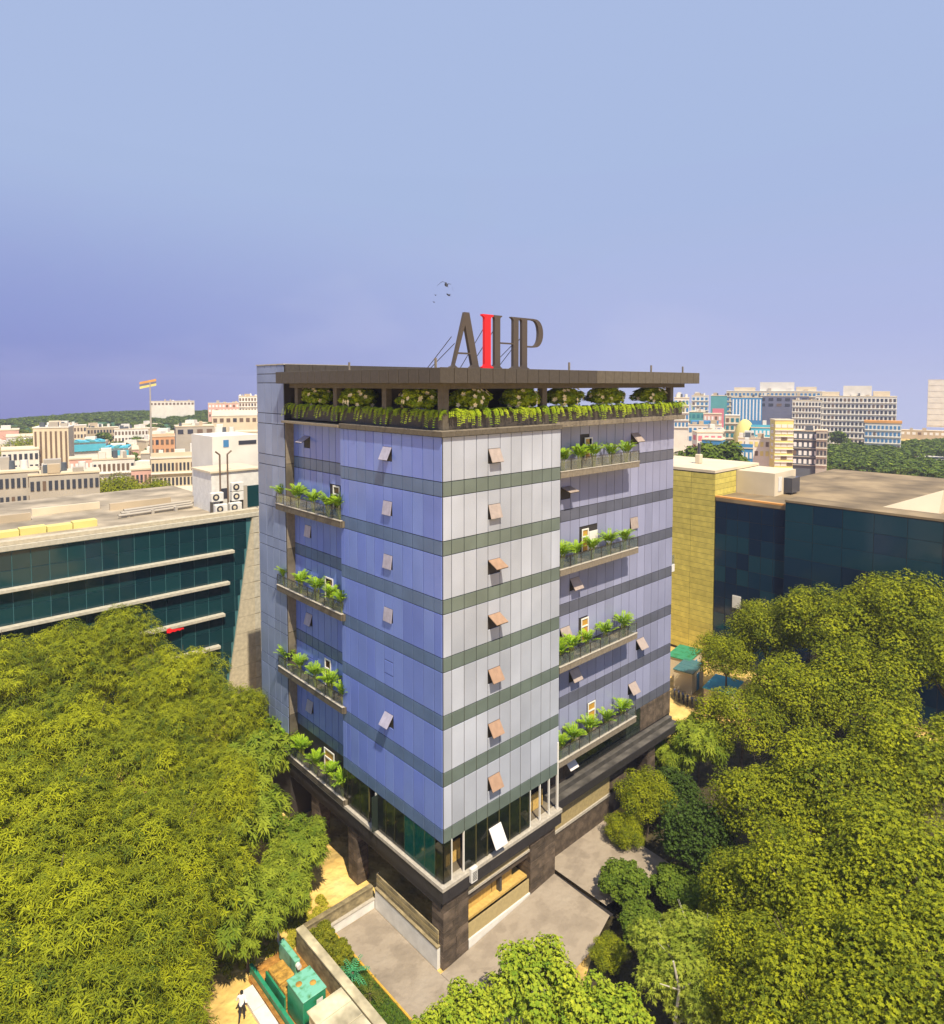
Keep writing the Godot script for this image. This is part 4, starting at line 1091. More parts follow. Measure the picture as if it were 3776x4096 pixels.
const CITY := [
	["city_building", "long low white hall on the far green ridge at left", 173.30, -555.80, -0.33, 34.30, 10.30, 22.10, "c_white", 1, 12, "w_brown", "flat"],
	["city_building", "pale pink block on the ridge left of the stair tower", 172.00, -446.50, -0.39, 20.90, 8.30, 22.80, "c_pink", 3, 9, "w_white", "flat"],
	["city_building", "white many-windowed palace on the ridge, touching the stair tower", 159.70, -374.80, -0.43, 14.20, 6, 28.90, "c_white", 5, 8, "w_brown", "domes"],
	["city_building", "cream building with tall dark vertical slots at left", 19.10, -204.80, -0.40, 9.20, 7.50, 23.50, "c_cream", 1, 7, "w_brown", "slots"],
	["city_building", "cream terrace row behind the slotted building, leftmost of three", 51.20, -351.40, -0.20, 19.90, 6, 15.90, "c_cream", 2, 14, "w_brown", "tanks"],
	["city_building", "beige terrace row under the green hill, middle of three", 69.90, -361.20, -0.24, 17.20, 6, 13.70, "c_beige", 2, 12, "w_dark", "tanks"],
	["city_building", "pale terrace row left of the flag mast, rightmost of three", 79.10, -339.10, -0.28, 15.50, 6, 13.70, "c_white", 3, 10, "w_brown", "tanks"],
	["city_building", "hall with bright cyan roof left of the flag mast", 34.30, -231.50, -0.05, 9.70, 7.90, 16.20, "c_white", 2, 9, "w_brown", "cyan_roof"],
	["city_building", "smaller hall with turquoise roof in front of the cyan one", 34.10, -196.70, -0.40, 7.90, 6.40, 16.60, "c_cream", 2, 8, "w_dark", "cyan_roof"],
	["city_building", "salmon house right of the flag mast", 56.60, -223.60, -0.31, 8.20, 6, 17.70, "c_salmon", 3, 5, "w_brown", "gable"],
	["city_building", "blank grey slab block behind the windowed apartments", 73.40, -237.90, -0.28, 13.90, 9.70, 20.10, "c_grey", 1, 4, "w_brown", "flat"],
	["city_building", "white terrace house with blue windows near the stair tower", 44.70, -139.50, -0.39, 6.30, 6, 23.60, "c_white", 3, 4, "w_blue", "tanks"],
	["city_building", "white house right beside the stair tower", 58.10, -154.30, -0.43, 7.20, 6, 22.90, "c_white", 3, 5, "w_dark", "flat"],
	["city_building", "cream apartment block with a dense grid of dark windows", 29.60, -125.90, -0.34, 13.50, 6.10, 20.10, "c_cream", 9, 17, "w_dark", "parapet"],
	["city_building", "pink low block below the cyan roofed halls", 18.30, -166.00, -0.22, 6.50, 6, 17.30, "c_pink", 4, 6, "w_white", "flat"],
	["city_building", "white low block left of the windowed apartments", 22.00, -153.10, -0.26, 9.20, 6, 18.00, "c_white", 4, 9, "w_brown", "tanks"],
	["city_building", "pale rose block touching the windowed apartments", 22.00, -129.90, -0.29, 4.90, 6, 17.60, "c_pink", 4, 6, "w_brown", "flat"],
	["city_building", "grey flat-roofed block at the far left edge behind teal office", -4.60, -116.20, -0.14, 7.70, 6, 20.70, "c_grey", 3, 9, "w_dark", "tanks"],
	["city_building", "grey block with crowded roof next to the far left one", 3.40, -114.30, -0.20, 11.20, 6, 19.90, "c_grey", 3, 12, "w_dark", "tanks"],
	["city_building", "white shed roof building at the left edge", 10.40, -204.90, -0.15, 9.10, 6.40, 17.30, "c_white", 2, 7, "w_dark", "gable"],
	["city_building", "wide pale gabled warehouse under the palace", 103.60, -265.70, -0.41, 22.10, 11.00, 22.40, "c_cream", 1, 8, "w_brown", "gable"],
	["city_building", "small white house below the hill at far left", 30.40, -330.50, -0.15, 11.40, 8.00, 12.90, "c_white", 2, 5, "w_brown", "gable"],
	["city_building", "long cream-topped office behind the blue and slate blocks", 416.70, -154.60, -1.18, 57.90, 14.50, 31.90, "c_cream", 6, 24, "w_blue", "penthouse"],
	["city_building", "blue glass block with white vertical ribs", 370.10, -151.50, -1.14, 16.90, 6, 28.50, "c_blue", 1, 9, "w_white", "slots"],
	["city_building", "slate grey windowless block right of the blue ribbed one", 384.20, -135.60, -1.19, 27.00, 6, 29.40, "c_slate", 2, 6, "w_dark", "flat"],
	["city_building", "white block with a close grid of grey windows beside the slate one", 375.50, -118.90, -1.22, 14.80, 6, 27.20, "c_white", 11, 9, "w_dark", "flat"],
	["city_building", "largest white apartment block on the right skyline", 388.40, -97.80, -1.27, 39.20, 13.70, 29.70, "c_white", 12, 20, "w_dark", "penthouse"],
	["city_building", "low blue and white block with orange roof strip", 356.00, -74.70, -1.30, 15.70, 6.30, 16.80, "c_white", 4, 9, "w_blue", "orange_top"],
	["city_building", "blue striped glass tower nearest the roof canopy end", 396.90, -196.10, -1.08, 10.90, 7.70, 28.70, "c_white", 6, 4, "w_blue", "tanks"],
	["city_building", "teal block with a pink panel on its front", 386.80, -177.60, -1.10, 9.90, 7.00, 29.10, "c_teal", 1, 1, "c_rose", "panel"],
	["city_building", "low teal-green hall right of the terrace planter", 281.10, -138.50, -1.07, 12.70, 6.40, 22.80, "c_teal", 2, 6, "w_teal", "flat"],
	["city_building", "pink-white low house behind the white terrace", 269.60, -121.50, -1.10, 7.90, 6, 22.70, "c_pink", 2, 5, "w_white", "flat"],
	["city_building", "white block with blue roof band left of the pale tower", 218.10, -98.20, -1.09, 12.10, 6, 20.70, "c_white", 2, 7, "w_blue", "blue_top"],
	["city_building", "white and rose house with open verandas", 197.70, -86.40, -0.84, 8.80, 7.10, 19.50, "c_white", 3, 4, "c_rose", "parapet"],
	["city_building", "bright blue house in front of the rose one", 177.00, -73.40, -1.31, 6.00, 6, 18.80, "c_blue", 2, 4, "w_blue", "flat"],
	["city_building", "pale tower with glass side left of the yellow dome", 257.10, -105.80, -1.12, 6.00, 6, 22.90, "c_cream", 9, 3, "w_teal", "flat"],
	["city_building", "cyan fronted shop block right of the dome", 246.00, -88.50, -1.16, 7.20, 6, 18.90, "c_cyan", 2, 5, "w_white", "parapet"],
	["city_building", "yellow and white striped tower above the tree line", 211.60, -66.10, -0.91, 6.00, 6, 24.10, "c_yellow", 13, 3, "c_white", "wide"],
	["city_building", "dark glass block left of the grey one behind trees", 249.00, -72.00, -1.21, 9.10, 6.40, 18.30, "c_dark", 4, 5, "w_white", "flat"],
	["city_building", "small light grey block beside the dark glass one", 249.30, -66.10, -1.23, 3.80, 6, 18.70, "c_grey", 4, 3, "w_dark", "flat"],
	["city_building", "blue glass annex below the yellow dome", 162.30, -56.90, -1.14, 5.30, 6, 18.30, "c_blue", 3, 5, "w_white", "parapet"],
	["city_building", "shop row with yellow awnings in front of the cyan block", 214.10, -76.90, -1.15, 10.60, 6, 17.00, "c_white", 2, 6, "c_yellow", "tanks"],
	["city_building", "tall blank white tower at the right edge of the skyline", 676.00, -117.20, -1.36, 21.40, 12.90, 40.30, "c_white", 1, 1, "c_white", "plain"],
	["city_building", "long low beige hall on the horizon at right", 496.60, -86.60, -1.35, 31.50, 6.30, 5.80, "c_beige", 1, 10, "w_white", "flat"],
	["city_building", "small white rooftop house just right of the canopy end", 250.30, -126.50, -1.05, 6.40, 6, 30.30, "c_white", 4, 4, "w_blue", "tanks"],
]

const TREES := [
	["w", "tall tree before the teal office, highest crown of the left grove", -9.46, -38.28, 15.50, 5.20, 1.00, "trees left of the office"],
	["w", "tree at the left edge in front of the teal office's lowest ledges", -16.26, -36.09, 15.50, 5.20, 1.00, "trees left of the office"],
	["w", "tree whose crown covers the middle of the teal office base", -5.49, -30.93, 13.00, 4.60, 1.00, "trees left of the office"],
	["w", "smaller tree near the slanted end wall of the teal office", -3.51, -24.81, 11, 4.00, 1.00, "trees left of the office"],
	["b", "tree touching the foot of the grey stair tower", -2.23, -21.88, 8.60, 3.20, 1.00, "trees left of the office"],
	["w", "second-row tree at the left edge behind the teal office's nearest trees", -16.06, -24.85, 14, 5.00, 1.00, "trees left of the office"],
	["w", "second-row tree in the centre of the left grove", -11.49, -21.65, 12.50, 4.80, 1.00, "trees left of the office"],
	["w", "second-row tree on the building side of the left grove", -8.45, -16.36, 10.50, 4.20, 1.00, "trees left of the office"],
	["w", "left-edge tree level with the balconies' lower storeys", -19.55, -15.71, 14, 5.00, 1.00, "trees left of the office"],
	["w", "tree in the very middle of the left grove", -16.49, -12.18, 12.80, 4.80, 1.00, "trees left of the office"],
	["w", "tree right of the left grove's middle, facing the podium", -12.97, -9.52, 11, 4.40, 1.00, "trees left of the office"],
	["b", "broad-leaved tree beside the lowest left balcony", -6.33, -15.04, 8.20, 3.20, 1.00, "trees left of the office"],
	["b", "small whorl-leaved tree in front of the left podium piers", -3.74, -11.50, 5.60, 2.00, 1.00, "trees left of the office"],
	["b", "whorl-leaved tree above the sandy patch left of the court", -6.03, -9.65, 5.00, 2.10, 1.00, "trees left of the office"],
	["w", "left-edge tree in the lower half of the grove", -20.64, -6.70, 13.20, 5.00, 1.00, "trees left of the office"],
	["w", "lower-grove tree between the edge and the generator", -17.71, -3.90, 12, 4.60, 1.00, "trees left of the office"],
	["b", "tree overhanging the green fence of the generator", -11.45, -9.06, 8.20, 3.00, 1.00, "trees left of the office"],
	["b", "low tree just behind the long green tank", -8.96, -8.29, 5.60, 2.20, 1.00, "trees left of the office"],
	["w", "tree filling the bottom-left corner of the picture", -21.06, -0.43, 12.40, 4.80, 1.00, "trees left of the office"],
	["w", "tree along the bottom edge, second from the left corner", -18.52, -0.49, 10.40, 4.20, 1.00, "trees left of the office"],
	["b", "tree beside the walking person at the bottom edge", -16.20, -5.24, 8.00, 2.40, 1.00, "trees left of the office"],
	["f", "tall tree under the navy office, highest crown of the right grove", 51.03, 11.15, 18.00, 5.20, 1.00, "trees right of the office"],
	["f", "tall tree before the middle of the navy office", 48.02, 5.66, 16.00, 5.00, 1.00, "trees right of the office"],
	["f", "tree at the left end of the row before the navy office", 47.91, -0.42, 13.00, 4.40, 1.00, "trees right of the office"],
	["f", "olive tree at the foot of the yellow panelled block", 44.00, -3.46, 9.50, 3.40, 1.00, "trees right of the office"],
	["f", "right-edge tree in the row before the navy office", 47.78, 16.06, 16.00, 5.20, 1.00, "trees right of the office"],
	["f", "second-row tree below the navy office, centre", 42.11, 10.98, 13, 4.80, 1.00, "trees right of the office"],
	["f", "second-row tree below the navy office, left of centre", 37.62, 6.52, 11.50, 4.40, 1.00, "trees right of the office"],
	["f", "second-row tree nearest the blue shed", 32.76, 3.62, 9.20, 3.60, 1.00, "trees right of the office"],
	["b", "whorl-leaved tree at the office's far right corner", 29.53, 1.24, 6.40, 2.60, 1.00, "trees right of the office"],
	["f", "right-edge tree level with the lower wing storeys", 30.11, 17.93, 13, 5.00, 1.00, "trees right of the office"],
	["f", "tree in the very middle of the right grove", 24.39, 14.33, 12, 4.80, 1.00, "trees right of the office"],
	["f", "tree on the office side of the right grove's middle", 21.00, 11.09, 9.60, 3.80, 1.00, "trees right of the office"],
	["f", "olive-yellow tree hiding the wing's podium corner", 20.02, 1.83, 5.40, 2.30, 1.00, "trees right of the office"],
	["p", "dark green tufted tree behind the second forecourt bay", 18.24, 7.11, 6.00, 2.70, 1.00, "trees right of the office"],
	["f", "right-edge tree in the lower half of the right grove", 17.09, 20.52, 12.60, 5.00, 1.00, "trees right of the office"],
	["f", "lower-grove tree between the tufted tree and the right edge", 13.90, 16.79, 10.60, 4.20, 1.00, "trees right of the office"],
	["f", "tree just right of the dark tufted tree", 14.26, 13.08, 7.40, 3.00, 1.00, "trees right of the office"],
	["f", "right-edge tree near the bottom of the right grove", 10.02, 23.07, 12.20, 4.80, 1.00, "trees right of the office"],
	["f", "tree near the bottom, right of the white-trunked tree", 7.29, 20.36, 11, 4.40, 1.00, "trees right of the office"],
	["f", "tree directly beside the white-trunked feathery tree", 7.99, 16.64, 8.40, 3.20, 1.00, "trees right of the office"],
	["f", "tree filling the bottom-right corner of the picture", 4.93, 23.73, 11.20, 4.60, 1.00, "trees right of the office"],
	["f", "bottom-edge tree between the corner and the white-trunked tree", 3.84, 20.01, 9.60, 3.80, 1.00, "trees right of the office"],
	["t", "dark low shrub between the round shrub and the tufted tree", 15.27, 7.08, 2.60, 1.50, 1.00, "shrubs right of the forecourt"],
	["t", "dark low shrub right of the forecourt's second bay corner", 15.80, 9.22, 2.80, 1.70, 1.00, "shrubs right of the forecourt"],
	["f", "low olive bush behind the second forecourt bay, under the wing", 17.27, 1.59, 3.00, 1.60, 1.00, "shrubs right of the forecourt"],
	["p", "dark tufted bush just behind the olive-yellow tree", 22.85, 2.64, 4.60, 2.00, 1.00, "shrubs right of the forecourt"],
	["b", "whorl-leaved bush by the sandy path at the wing's far end", 27.90, -0.54, 4.20, 1.80, 1.00, "shrubs right of the forecourt"],
	["f", "low olive bush at the near end of the forecourt gutter", 7.61, 7.06, 2.00, 1.20, 1.00, "shrubs right of the forecourt"],
	["f", "broad bush in the hollow right of the round shrub", 12.76, 11.95, 4.00, 2.20, 1.00, "shrubs right of the forecourt"],
	["n", "feathery pale green tree with bare white trunk showing at the bottom", 7.67, 12.51, 6.60, 3.00, 1.00, "trees in front of the office"],
	["l", "bright small-leaved tree at bottom centre before the office corner", 0.74, 6.92, 5.40, 2.50, 1.00, "trees in front of the office"],
	["l", "bright small-leaved tree left of the one at bottom centre", -2.83, 5.49, 4.40, 1.90, 1.00, "trees in front of the office"],
	["l", "bright small-leaved tree next to the white-trunked feathery tree", 1.82, 10.97, 5.20, 2.30, 1.00, "trees in front of the office"],
	["l", "bright small-leaved tree cut off by the bottom edge", -4.85, 4.81, 3.60, 1.50, 1.00, "trees in front of the office"],
	["t", "clipped round shrub tree at the edge of the forecourt", 12.41, 4.89, 3.40, 1.55, 1.00, "trees in front of the office"],
	["t", "smaller clipped shrub below the round one by the forecourt", 10.75, 7.17, 2.60, 1.30, 1.00, "trees in front of the office"],
]

# where leaves sit: lobes spread over an ellipsoid so the outline is uneven and has gaps
func lobes(sd: int, n: int, flat: float) -> Array:
	var r := RandomNumberGenerator.new()
	r.seed = sd
	var out := [[Vector3(0, 0.05, 0), 0.62]]
	for i in n:
		var a := TAU * (i * 0.618 + r.randf() * 0.12)
		var y := lerpf(-0.55, 0.85, (i + 0.5) / n)
		var q := sqrt(maxf(0.0, 1.0 - y * y)) * r.randf_range(0.5, 0.86)
		out.append([Vector3(cos(a) * q, y * flat * r.randf_range(0.66, 0.9), sin(a) * q), r.randf_range(0.17, 0.33)])
	return out

# whorl crowns: rosettes of long leaves on twig ends
func crown_mesh(sd: int, n_lobes: int, per: int, leaves: int, ll: float, lw: float, c0: Color, c1: Color, flat := 0.8, rise := 0.35, droop := 0.25) -> ArrayMesh:
	var r := RandomNumberGenerator.new()
	r.seed = sd
	var mb := MB.new()
	for lb in lobes(sd, n_lobes, flat):
		var cnt := int(per * lb[1] * lb[1] / 0.1)
		var tone := r.randf()
		for i in cnt:
			var d := Vector3(r.randfn(), r.randfn() + 0.25, r.randfn()).normalized()
			var at: Vector3 = lb[0] + d * Vector3(1, 0.9, 1) * lb[1] * sqrt(r.randf_range(0.35, 1.2))
			var up := (d + Vector3(0, 0.5, 0)).normalized()
			var u := up.cross(Vector3(r.randfn(), r.randfn(), r.randfn())).normalized()
			var w := up.cross(u)
			var t := clampf(tone * 0.45 + r.randf() * 0.6 - 0.05, 0.0, 1.0)
			mb.col = c0.lerp(c1, t)
			var a0 := r.randf() * TAU
			var sc := r.randf_range(0.75, 1.2)
			for k in leaves:
				var a := a0 + TAU * k / leaves + r.randf_range(-0.45, 0.45)
				var dir := ((u * cos(a) + w * sin(a)) + up * (rise + r.randf_range(-0.3, 0.4))).normalized()
				mb.leaf(at, dir, up, ll * sc * r.randf_range(0.65, 1.25), lw * sc, droop)
	return mb.mesh()

func trunk_mesh(sd: int, h: float, r0: float, spread: float) -> ArrayMesh:
	var r := RandomNumberGenerator.new()
	r.seed = sd
	var mb := MB.new()
	var p := Vector3.ZERO
	var top := h * 0.45
	var prev := p
	for i in 4:
		var nx := Vector3(r.randf_range(-0.12, 0.12), top * (i + 1) / 4.0, r.randf_range(-0.12, 0.12))
		mb.tube(prev, nx, r0 * (1.0 - 0.12 * i), r0 * (0.88 - 0.12 * i), 8, false)
		prev = nx
	for i in 6:
		var a := TAU * i / 6.0 + r.randf() * 0.5
		var e := prev + Vector3(cos(a) * spread * 0.5, h * r.randf_range(0.2, 0.34), sin(a) * spread * 0.5)
		mb.tube(prev, e, r0 * 0.42, r0 * 0.22, 6, false)
		for j in 2:
			var b := a + r.randf_range(-0.9, 0.9)
			mb.tube(e, e + Vector3(cos(b) * spread * 0.3, h * r.randf_range(0.08, 0.2), sin(b) * spread * 0.3), r0 * 0.2, r0 * 0.07, 5, false)
	return mb.mesh()

func stage_trees() -> void:
	var yel := Color(0.36, 0.38, 0.016)
	var mid := Color(0.06, 0.098, 0.012)
	var deep := Color(0.05, 0.085, 0.016)
	# unit crowns (radius 1); sizes of leaves are for a crown of about 4.5 m
	var kinds := {"w": [], "b": [], "f": [], "p": [], "n": [], "l": [], "t": []}
	for i in 3:
		kinds.w.append(crown_mesh(100 + i, 46, 230, 6, 0.075, 0.0115, mid, yel, 0.85, 0.3, 0.3))
		kinds.f.append(crown_mesh(130 + i, 46, 430, 6, 0.030, 0.014, mid, yel, 0.85, 0.5, 0.2))
	for i in 2:
		kinds.b.append(crown_mesh(160 + i, 30, 80, 9, 0.16, 0.036, Color(0.10, 0.16, 0.016), Color(0.28, 0.33, 0.03), 0.85, 0.25, 0.3))
		kinds.l.append(crown_mesh(190 + i, 34, 170, 7, 0.06, 0.036, Color(0.14, 0.24, 0.02), Color(0.42, 0.46, 0.035), 0.8, 0.5, 0.15))
	kinds.p.append(crown_mesh(220, 50, 90, 14, 0.075, 0.02, deep, Color(0.09, 0.15, 0.03), 0.9, 1.1, -0.05))
	kinds.n.append(crown_mesh(230, 44, 300, 9, 0.06, 0.014, Color(0.14, 0.20, 0.018), Color(0.36, 0.40, 0.05), 0.7, 0.5, 0.3))
	kinds.t.append(crown_mesh(240, 40, 200, 6, 0.075, 0.05, Color(0.06, 0.11, 0.014), Color(0.16, 0.22, 0.025), 0.95, 0.5, 0.1))
	var i := 0
	for q in TREES:
		var h: float = q[4]
		var r: float = q[5]
		var sp: String = q[0]
		var t := thing("tree", q[1], "tree", Vector3(q[2], 0, q[3]), 0.0, q[7])
		if sp == "t":
			t.name = numbered(self, "round_shrub")
			t.set_meta("category", "shrub")
		var ch := minf(r * 0.85, h * 0.42)
		var tk := put("trunk", trunk_mesh(300 + i, h, clampf(h * 0.018, 0.06, 0.24), r * 0.9), M.bark_pale if sp == "n" else M.bark, t)
		var set_: Array = kinds[sp]
		var c := put("crown", set_[i % set_.size()], M.leaf, t, Vector3(0, h - ch, 0))
		c.set_meta("kind", "stuff")
		c.scale = Vector3(r * 1.08, ch * 1.1, r * 1.08)
		c.rotation.y = i * 1.7
		if sp == "n":
			var mb := MB.new()
			mb.tube(Vector3(-0.1, 1.0, 0.05), Vector3(-2.51, 2.60, 0.44), 0.11, 0.1, 7)
			mb.tube(Vector3(-2.51, 2.60, 0.44), Vector3(-2.34, 4.40, 0.58), 0.1, 0.085, 7)
			mb.tube(Vector3(-2.34, 4.40, 0.58), Vector3(-2.60, 6.00, 0.34), 0.085, 0.05, 7)
			mb.tube(Vector3(-2.34, 4.40, 0.58), Vector3(-3.53, 5.20, 0.12), 0.05, 0.025, 6)
			mb.tube(Vector3(-2.34, 4.40, 0.58), Vector3(-2.07, 5.00, 1.10), 0.05, 0.025, 6)
			put("bare_limb", mb.mesh(), M.bark_pale, t)
		i += 1
	far_woods(kinds)

func far_woods(kinds: Dictionary) -> void:
	# distant trees that can be told apart
	for q in [["dark round tree beside the roof of the yellow panelled block", 90.0, -34.0, 24.0, 9.0], ["blue-green tree right of the dark round one beyond the yellow block", 146.0, -58.0, 22.0, 10.0], ["tree on the far side of the teal office roof, right one of two", 16.5, -108.0, 18.6, 6.0], ["tree on the far side of the teal office roof, left one of two", 14.0, -124.0, 18.2, 7.0], ["tree left of it at the roof's outer end", -1.0, -130.0, 19.5, 6.0], ["hazy tree clump at the left edge below the hill", 30.0, -300.0, 17.0, 14.0], ["second hazy tree clump right of the one at the left edge", 58.0, -420.0, 16.0, 16.0]]:
		var t := thing("tree", q[0], "tree", Vector3(q[1], 0, q[2]), 0.0, "trees in the city behind")
		put("trunk", trunk_mesh(400, q[3], 0.35, q[4]), M.bark, t)
		var c := put("crown", kinds.t[0] if q[2] > -60 else kinds.f[0], M.leaf, t, Vector3(0, q[3] - q[4] * 0.8, 0))
		c.scale = Vector3(q[4], q[4] * 0.85, q[4])
		c.set_meta("kind", "stuff")
	# the grove beyond the brown roof reads as one mass
	var src := crown_mesh(77, 12, 26, 6, 0.2, 0.11, Color(0.05, 0.10, 0.02), Color(0.20, 0.26, 0.03), 0.8, 0.5, 0.2)
	var mm := MultiMesh.new()
	mm.transform_format = MultiMesh.TRANSFORM_3D
	mm.mesh = src
	var spots := []
	for k in 900:
		var u := rng.randf()
		var v := rng.randf()
		var a := Vector3(262, 0, -78).lerp(Vector3(262, 0, -20), u)
		var b := Vector3(330, 0, -108).lerp(Vector3(440, 0, -60), u)
		var p := a.lerp(b, v)
		if u > 0.62 and v > 0.33 and v < 0.62:
			continue
		if spots.size() < 420:
			spots.append(p)
	mm.instance_count = spots.size()
	for k in spots.size():
		var s := rng.randf_range(3.2, 5.5)
		mm.set_instance_transform(k, Transform3D(Basis(Vector3.UP, rng.randf() * TAU).scaled(Vector3(s, s * 0.8, s)), spots[k] + Vector3(0, s * 0.7, 0)))
	var g := MultiMeshInstance3D.new()
	g.name = "woodland"
	g.multimesh = mm
	g.material_override = M.leaf
	add_child(g)
	tag(g, "dense green wood beyond the brown roof on the right", "wood", "", "stuff")
	# street trees among the houses
	var sm := MultiMesh.new()
	sm.transform_format = MultiMesh.TRANSFORM_3D
	sm.mesh = src
	sm.instance_count = 260
	for k in 260:
		var p := Vector3(rng.randf_range(0, 1), 0, rng.randf_range(-480, -150))
		p.x = lerpf(-10.0 - p.z * 0.02, 15.0 - p.z * 0.36, p.x)
		if k > 150:
			p = Vector3(rng.randf_range(190, 420), 0, rng.randf_range(-200, -95))
		var s := rng.randf_range(2.5, 4.5)
		sm.set_instance_transform(k, Transform3D(Basis(Vector3.UP, rng.randf() * TAU).scaled(Vector3(s, s, s)), p + Vector3(0, s + rng.randf_range(1.0, 5.0), 0)))
	var sg := MultiMeshInstance3D.new()
	sg.name = "street_greenery"
	sg.multimesh = sm
	sg.material_override = M.leaf
	add_child(sg)
	tag(sg, "scattered green tree tops between the houses of the far city", "greenery", "", "stuff")
	var hm := MultiMesh.new()
	hm.transform_format = MultiMesh.TRANSFORM_3D
	hm.mesh = src
	hm.instance_count = 900
	for k in 900:
		var u := rng.randf()
		var p := Vector3(60, 0, -640).lerp(Vector3(290, 0, -500), u) + Vector3(rng.randf_range(-15, 15), 0, rng.randf_range(-30, 40))
		p.y = hill_height(p.x, p.z)
		var s := rng.randf_range(3.0, 6.0)
		hm.set_instance_transform(k, Transform3D(Basis(Vector3.UP, rng.randf() * TAU).scaled(Vector3(s, s * 0.7, s)), p))
	var hg := MultiMeshInstance3D.new()
	hg.name = "hill_forest"
	hg.multimesh = hm
	hg.material_override = M.leaf
	add_child(hg)
	tag(hg, "dark green forest covering the far hill at left", "forest", "", "stuff")

# areca palm, a clump of arching fronds on thin stems
func palm_meshes(sd: int) -> Array:
	var r := RandomNumberGenerator.new()
	r.seed = sd
	var st := MB.new()
	var fr := MB.new()
	st.col = Color(0.26, 0.30, 0.03)
	for i in 22:
		var a := TAU * i / 22.0 * 2.4 + r.randf() * 0.5
		var out := Vector3(cos(a), 0, sin(a))
		var lean := r.randf_range(0.04, 0.42)
		var base := out * 0.07
		var knee := base + out * lean * 0.35 + Vector3(0, r.randf_range(0.6, 0.95), 0)
		st.tube(base, knee, 0.024, 0.014, 5, false)
		var l := r.randf_range(0.6, 0.85)
		var prev := knee
		var dir := (out * lean + Vector3(0, 1.0 - lean * 0.5, 0)).normalized()
		for j in 9:
			var t := j / 9.0
			dir = (dir + out * 0.06 - Vector3(0, 0.05 + 0.12 * lean, 0)).normalized()
			var p := prev + dir * l / 9.0
			fr.col = Color(0.08, 0.20, 0.012).lerp(Color(0.40, 0.56, 0.03), r.randf() * 0.6 + 0.3 * t)
			var sd2 := dir.cross(Vector3.UP).normalized()
			for s in [-1.0, 1.0]:
				var ld: Vector3 = (dir * 0.9 + sd2 * s * 0.8 + Vector3(0, 0.1, 0)).normalized()
				fr.leaf(p, ld, sd2.cross(dir).normalized(), lerpf(0.40, 0.16, t), 0.06, 0.25)
			prev = p
	return [st.mesh(), fr.mesh()]

